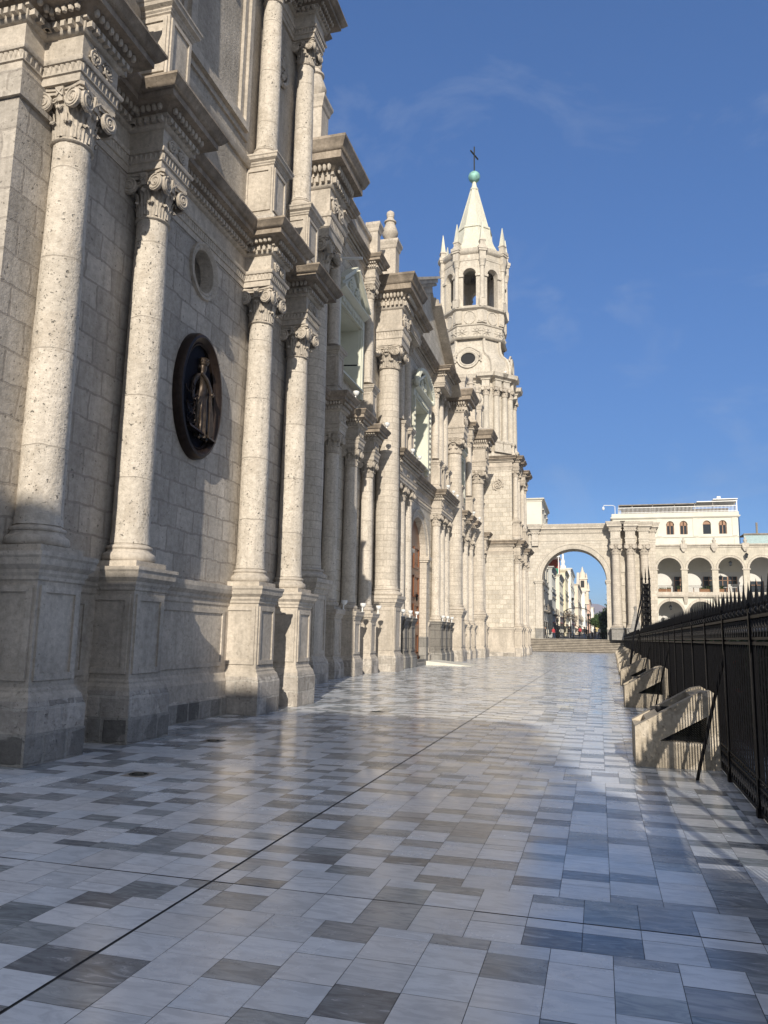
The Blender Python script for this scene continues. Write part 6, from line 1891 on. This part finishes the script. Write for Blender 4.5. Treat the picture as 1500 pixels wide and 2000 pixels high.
# ------------------------------------------------------------------ street furniture at the head of the steps
def small_fence():
    t = thing('low_railing', 'low black railing across the top of the stone steps', 'railing', (-3, 111, 1.65))
    for x0, x1 in ((-7.0, -4.6), (-4.5, -2.2), (-2.1, -0.2), (-0.1, 1.1)):
        mb = MB(); x0 += 3; x1 += 3
        mb.box(x0, -0.02, 0.72, x1, 0.02, 0.78); mb.box(x0, -0.02, 0.08, x1, 0.02, 0.12)
        n = int((x1 - x0) / 0.16)
        for i in range(n + 1): mb.box(x0 + i * (x1 - x0) / n - 0.015, -0.015, 0, x0 + i * (x1 - x0) / n + 0.015, 0.015, 0.8)
        mb.build('panel', [M['iron']], t)
small_fence()
def trellis():
    t = thing('steel_arch_frame', 'pair of thin curved steel arches spanning the street behind the arch', 'arch frame', (-3.3, 128, 1.85))
    for dy in (0, 1.2):
        mb = MB(); mb.tube([(-2.1, dy, 0), (-2.1, dy, 3.9)] + [(2.1 * -math.cos(i * math.pi / 14), dy, 3.9 + 0.9 * math.sin(i * math.pi / 14)) for i in range(1, 14)] + [(2.1, dy, 3.9), (2.1, dy, 0)], 0.035, 6); mb.build('hoop', [M['lead']], t)
trellis()
def pole(x, y, h, r, label):
    t = thing('lamp_post', label, 'lamp post', (x, y, SZ(y) if y > 112 else 1.65))
    mb = MB(); mb.lathe([(r * 2.2, 0), (r * 2, 0.3), (r, 0.5), (r * .8, h)], 10); mb.build('pole', [M['iron']], t)
    mb = MB(); mb.lathe([(0.05, h - 0.1), (0.16, h), (0.2, h + 0.25), (0.04, h + 0.36)], 8); mb.build('lantern', [M['lead']], t)
pole(-3.55, 116, 5.6, 0.05, 'tall thin grey lamp post in the middle of the archway'); pole(-5.55, 111.6, 2.4, 0.09, 'short thick black lamp post in the left half of the archway'); pole(-1.35, 111.6, 3.2, 0.09, 'black lamp post in the right half of the archway')
def bollard(x, label):
    t = thing('bollard', label, 'bollard', (x, 111.5, 1.65), 'black bollards at the head of the steps')
    mb = MB(); mb.lathe([(0.16, 0), (0.16, 0.1), (0.1, 0.2), (0.09, 0.8), (0.13, 0.85), (0.11, 0.98), (0.02, 1.02)], 12); mb.build('shaft', [M['iron']], t)
bollard(-0.85, 'black bollard just right of the black lamp post in the archway'); bollard(0.55, 'black bollard close to the right pier of the arch')

BK, BL, RD, WH, GY, TN = [cloth('cloth_' + n_, c) for n_, c in (('black', (.02, .02, .022)), ('blue', (.03, .05, .10)), ('red', (.45, .05, .06)), ('white', (.65, .65, .62)), ('grey', (.16, .16, .17)), ('tan', (.32, .24, .15)))]
GP = 'people walking in the street beyond the arch'
for lab, x, y, rz, tp, lg in (
    ('person in dark jacket and grey trousers walking left of the thin lamp post', -4.05, 113.5, 2.6, BK, GY),
    ('person in red top low beside the left railing', -6.2, 112.8, 0.4, RD, BL),
    ('person dressed in black standing against the left pier of the arch', -7.3, 112.6, 1.2, BK, BK),
    ('person in black beside the right black lamp post', -1.7, 113.2, 0.2, BK, BK),
    ('person in dark coat and blue trousers just left of the right black lamp post', -2.05, 118.0, 2.9, BK, BL),
    ('person in red shirt and black trousers further down the street', -3.1, 138.0, 0.1, RD, BK),
    ('person in tan shirt and blue trousers further down the street', -5.0, 140.0, 3.0, TN, BL),
    ('person in white shirt and dark trousers beside the hedge', 0.05, 125.0, 0.3, WH, BK),
    ('person in grey shirt and blue trousers in the middle of the street', -2.5, 150.0, 2.8, GY, BL),
    ('person in white shirt and blue trousers far down the street', -3.9, 160.0, 0.0, WH, BL),
    ('person all in dark blue near the foot of the hedge', -0.6, 132.0, 3.1, BL, BL),
    ('person in white shirt and grey trousers farthest down the street', -1.6, 175.0, 3.1, WH, GY)):
    z = 1.65 if y < 112 else SZ(y)
    person(lab, (x, y, z), rz, tp, lg, random.uniform(.15, .28), random.uniform(.1, .22), random.uniform(.95, 1.05), GP)

# ------------------------------------------------------------------ hills
mb = MB(); vs = []; fs = []; n = 60
rnd = random.Random(2)
for i in range(n + 1):
    a = -1.2 + 2.4 * i / n
    h = 80 + 30 * math.sin(i * .5) + 19 * math.sin(i * 1.3 + 1) + rnd.uniform(-5, 5)
    for d, hh in ((1750, -5), (2150, h * .55), (2500, h), (3100, -5)): vs.append((d * math.sin(a), d * math.cos(a), hh))
for i in range(n):
    for j in range(3): fs.append((i * 4 + j, i * 4 + j + 1, (i + 1) * 4 + j + 1, (i + 1) * 4 + j))
mb.add(vs, fs); tag(mb.build('hills', [M['hill']]), kind='structure')

# ------------------------------------------------------------------ what stands behind the viewer and shades the near pavement
def shade_building():
    y1 = -22.3; H = 16.8
    t = thing('stone_building', 'pale stone building behind the viewer whose shadow lies over the near pavement', 'building', (-1, -26, 0))
    C0 = -Vector((-1, -26, 0))
    x0, x1 = -16, 6.6
    mb = MB(); hs = []
    for c in range(6):
        for z in (0.2, 8.0): hs.append([(-(-13.5 + c * 4.3) - 1.2, z + 0.5), (-(-13.5 + c * 4.3) + 1.2, z + 0.5), (-(-13.5 + c * 4.3) + 1.2, z + 4.5), (-(-13.5 + c * 4.3) - 1.2, z + 4.5)])
    mb.plate([(-x1, 0), (-x0, 0), (-x0, H), (-x1, H)], hs, (0, y1, 0), (-1, 0, 0), (0, 0, 1), (0, -1, 0), 0.6)
    mb.box(x0, y1 - 8, 0, x1, y1 - 7.6, H); mb.box(x0, y1 - 7.6, H - 0.4, x1, y1 - 0.61, H - 0.1); mb.box(x0, y1 - 7.6, 0, x0 + 0.4, y1 - 0.61, H - 0.41); mb.box(x1 - 0.4, y1 - 7.6, 0, x1, y1 - 0.61, H - 0.41)
    mb.build('wall', [M['wall_far']], t).location = C0
    mb = MB(); mb.sweep([(x1, y1 - 8), (x1, y1), (x0, y1)][::-1], [(-0.1, H - 0.9), (-0.1, H - 0.3)]) if False else mb.box(x0 - 0.1, y1 + 0.002, H - 0.8, x1 + 0.1, y1 + 0.25, H - 0.3)
    mb.build('cornice', [M['trim']], t).location = C0
shade_building()

def palm(name, label, x, y, h, L, n, seed, lean=0.0):
    rnd = random.Random(seed)
    t = thing(name, label, 'palm tree', (x, y, 0))
    mb = MB(); mb.tube([(0, 0, -0.1), (0.05, 0, h * .3), (0.02, lean * .5, h * .7), (0, lean, h)], [0.24, 0.17, 0.15, 0.16], 10); mb.build('trunk', [M['bark']], t)
    mb = MB()
    for k in range(n):
        a = k * 2.4; el = rnd.uniform(-0.5, 1.1); l_ = L * rnd.uniform(.8, 1.1)
        d = Vector((math.cos(a), math.sin(a), 0)); pts = []
        for q in range(9):
            u_ = q / 8
            pts.append(Vector((0, lean, h)) + d * (l_ * u_ * math.cos(el * (1 - u_ * .5))) + Vector((0, 0, l_ * (math.sin(el) * u_ - 0.75 * u_ * u_))))
        mb.tube(pts, 0.02, 4)
        s_ = Vector((-d.y, d.x, 0))
        for q in range(26):
            u_ = (q + 1) / 27; i0 = min(7, int(u_ * 8)); f_ = u_ * 8 - i0
            p = pts[i0].lerp(pts[i0 + 1], f_); ll = 0.55 * math.sin(math.pi * (0.15 + 0.8 * u_))
            for sg in (-1, 1):
                e = p + s_ * sg * ll + d * 0.25 * ll - Vector((0, 0, 0.3 * ll)); w_ = d * 0.035
                mb.add([p - w_, p + w_, e], [(0, 1, 2)])
    mb.build('fronds', [M['leaf']], t)
leafy('plaza_tree', 'slim leafy plaza tree behind the viewer dappling the floor by the fence', 4.75, -14.0, 0, [(0, 0, 6.4, 0.6), (-.25, .3, 7.6, 0.7), (.15, -.3, 8.8, 0.6), (0, 0, 9.9, 0.5)], 6.0, M['leaf'], 420, 0.13, None, 12)

# ------------------------------------------------------------------ the air: a thin even haze far beyond what it visibly touches
hz = bpy.data.materials.new('thin_haze'); hz.use_nodes = True
hz.node_tree.nodes.clear()
ho = hz.node_tree.nodes.new('ShaderNodeOutputMaterial'); hv = hz.node_tree.nodes.new('ShaderNodeVolumePrincipled')
hv.inputs['Color'].default_value = (0.80, 0.86, 0.95, 1); hv.inputs['Density'].default_value = 0.00026; hv.inputs['Anisotropy'].default_value = 0.2
hz.node_tree.links.new(hv.outputs[0], ho.inputs['Volume'])
mb = MB(); mb.box(-9300, -320, -2.0, 9300, 9300, 150)
tag(mb.build('haze', [hz]), kind='stuff')
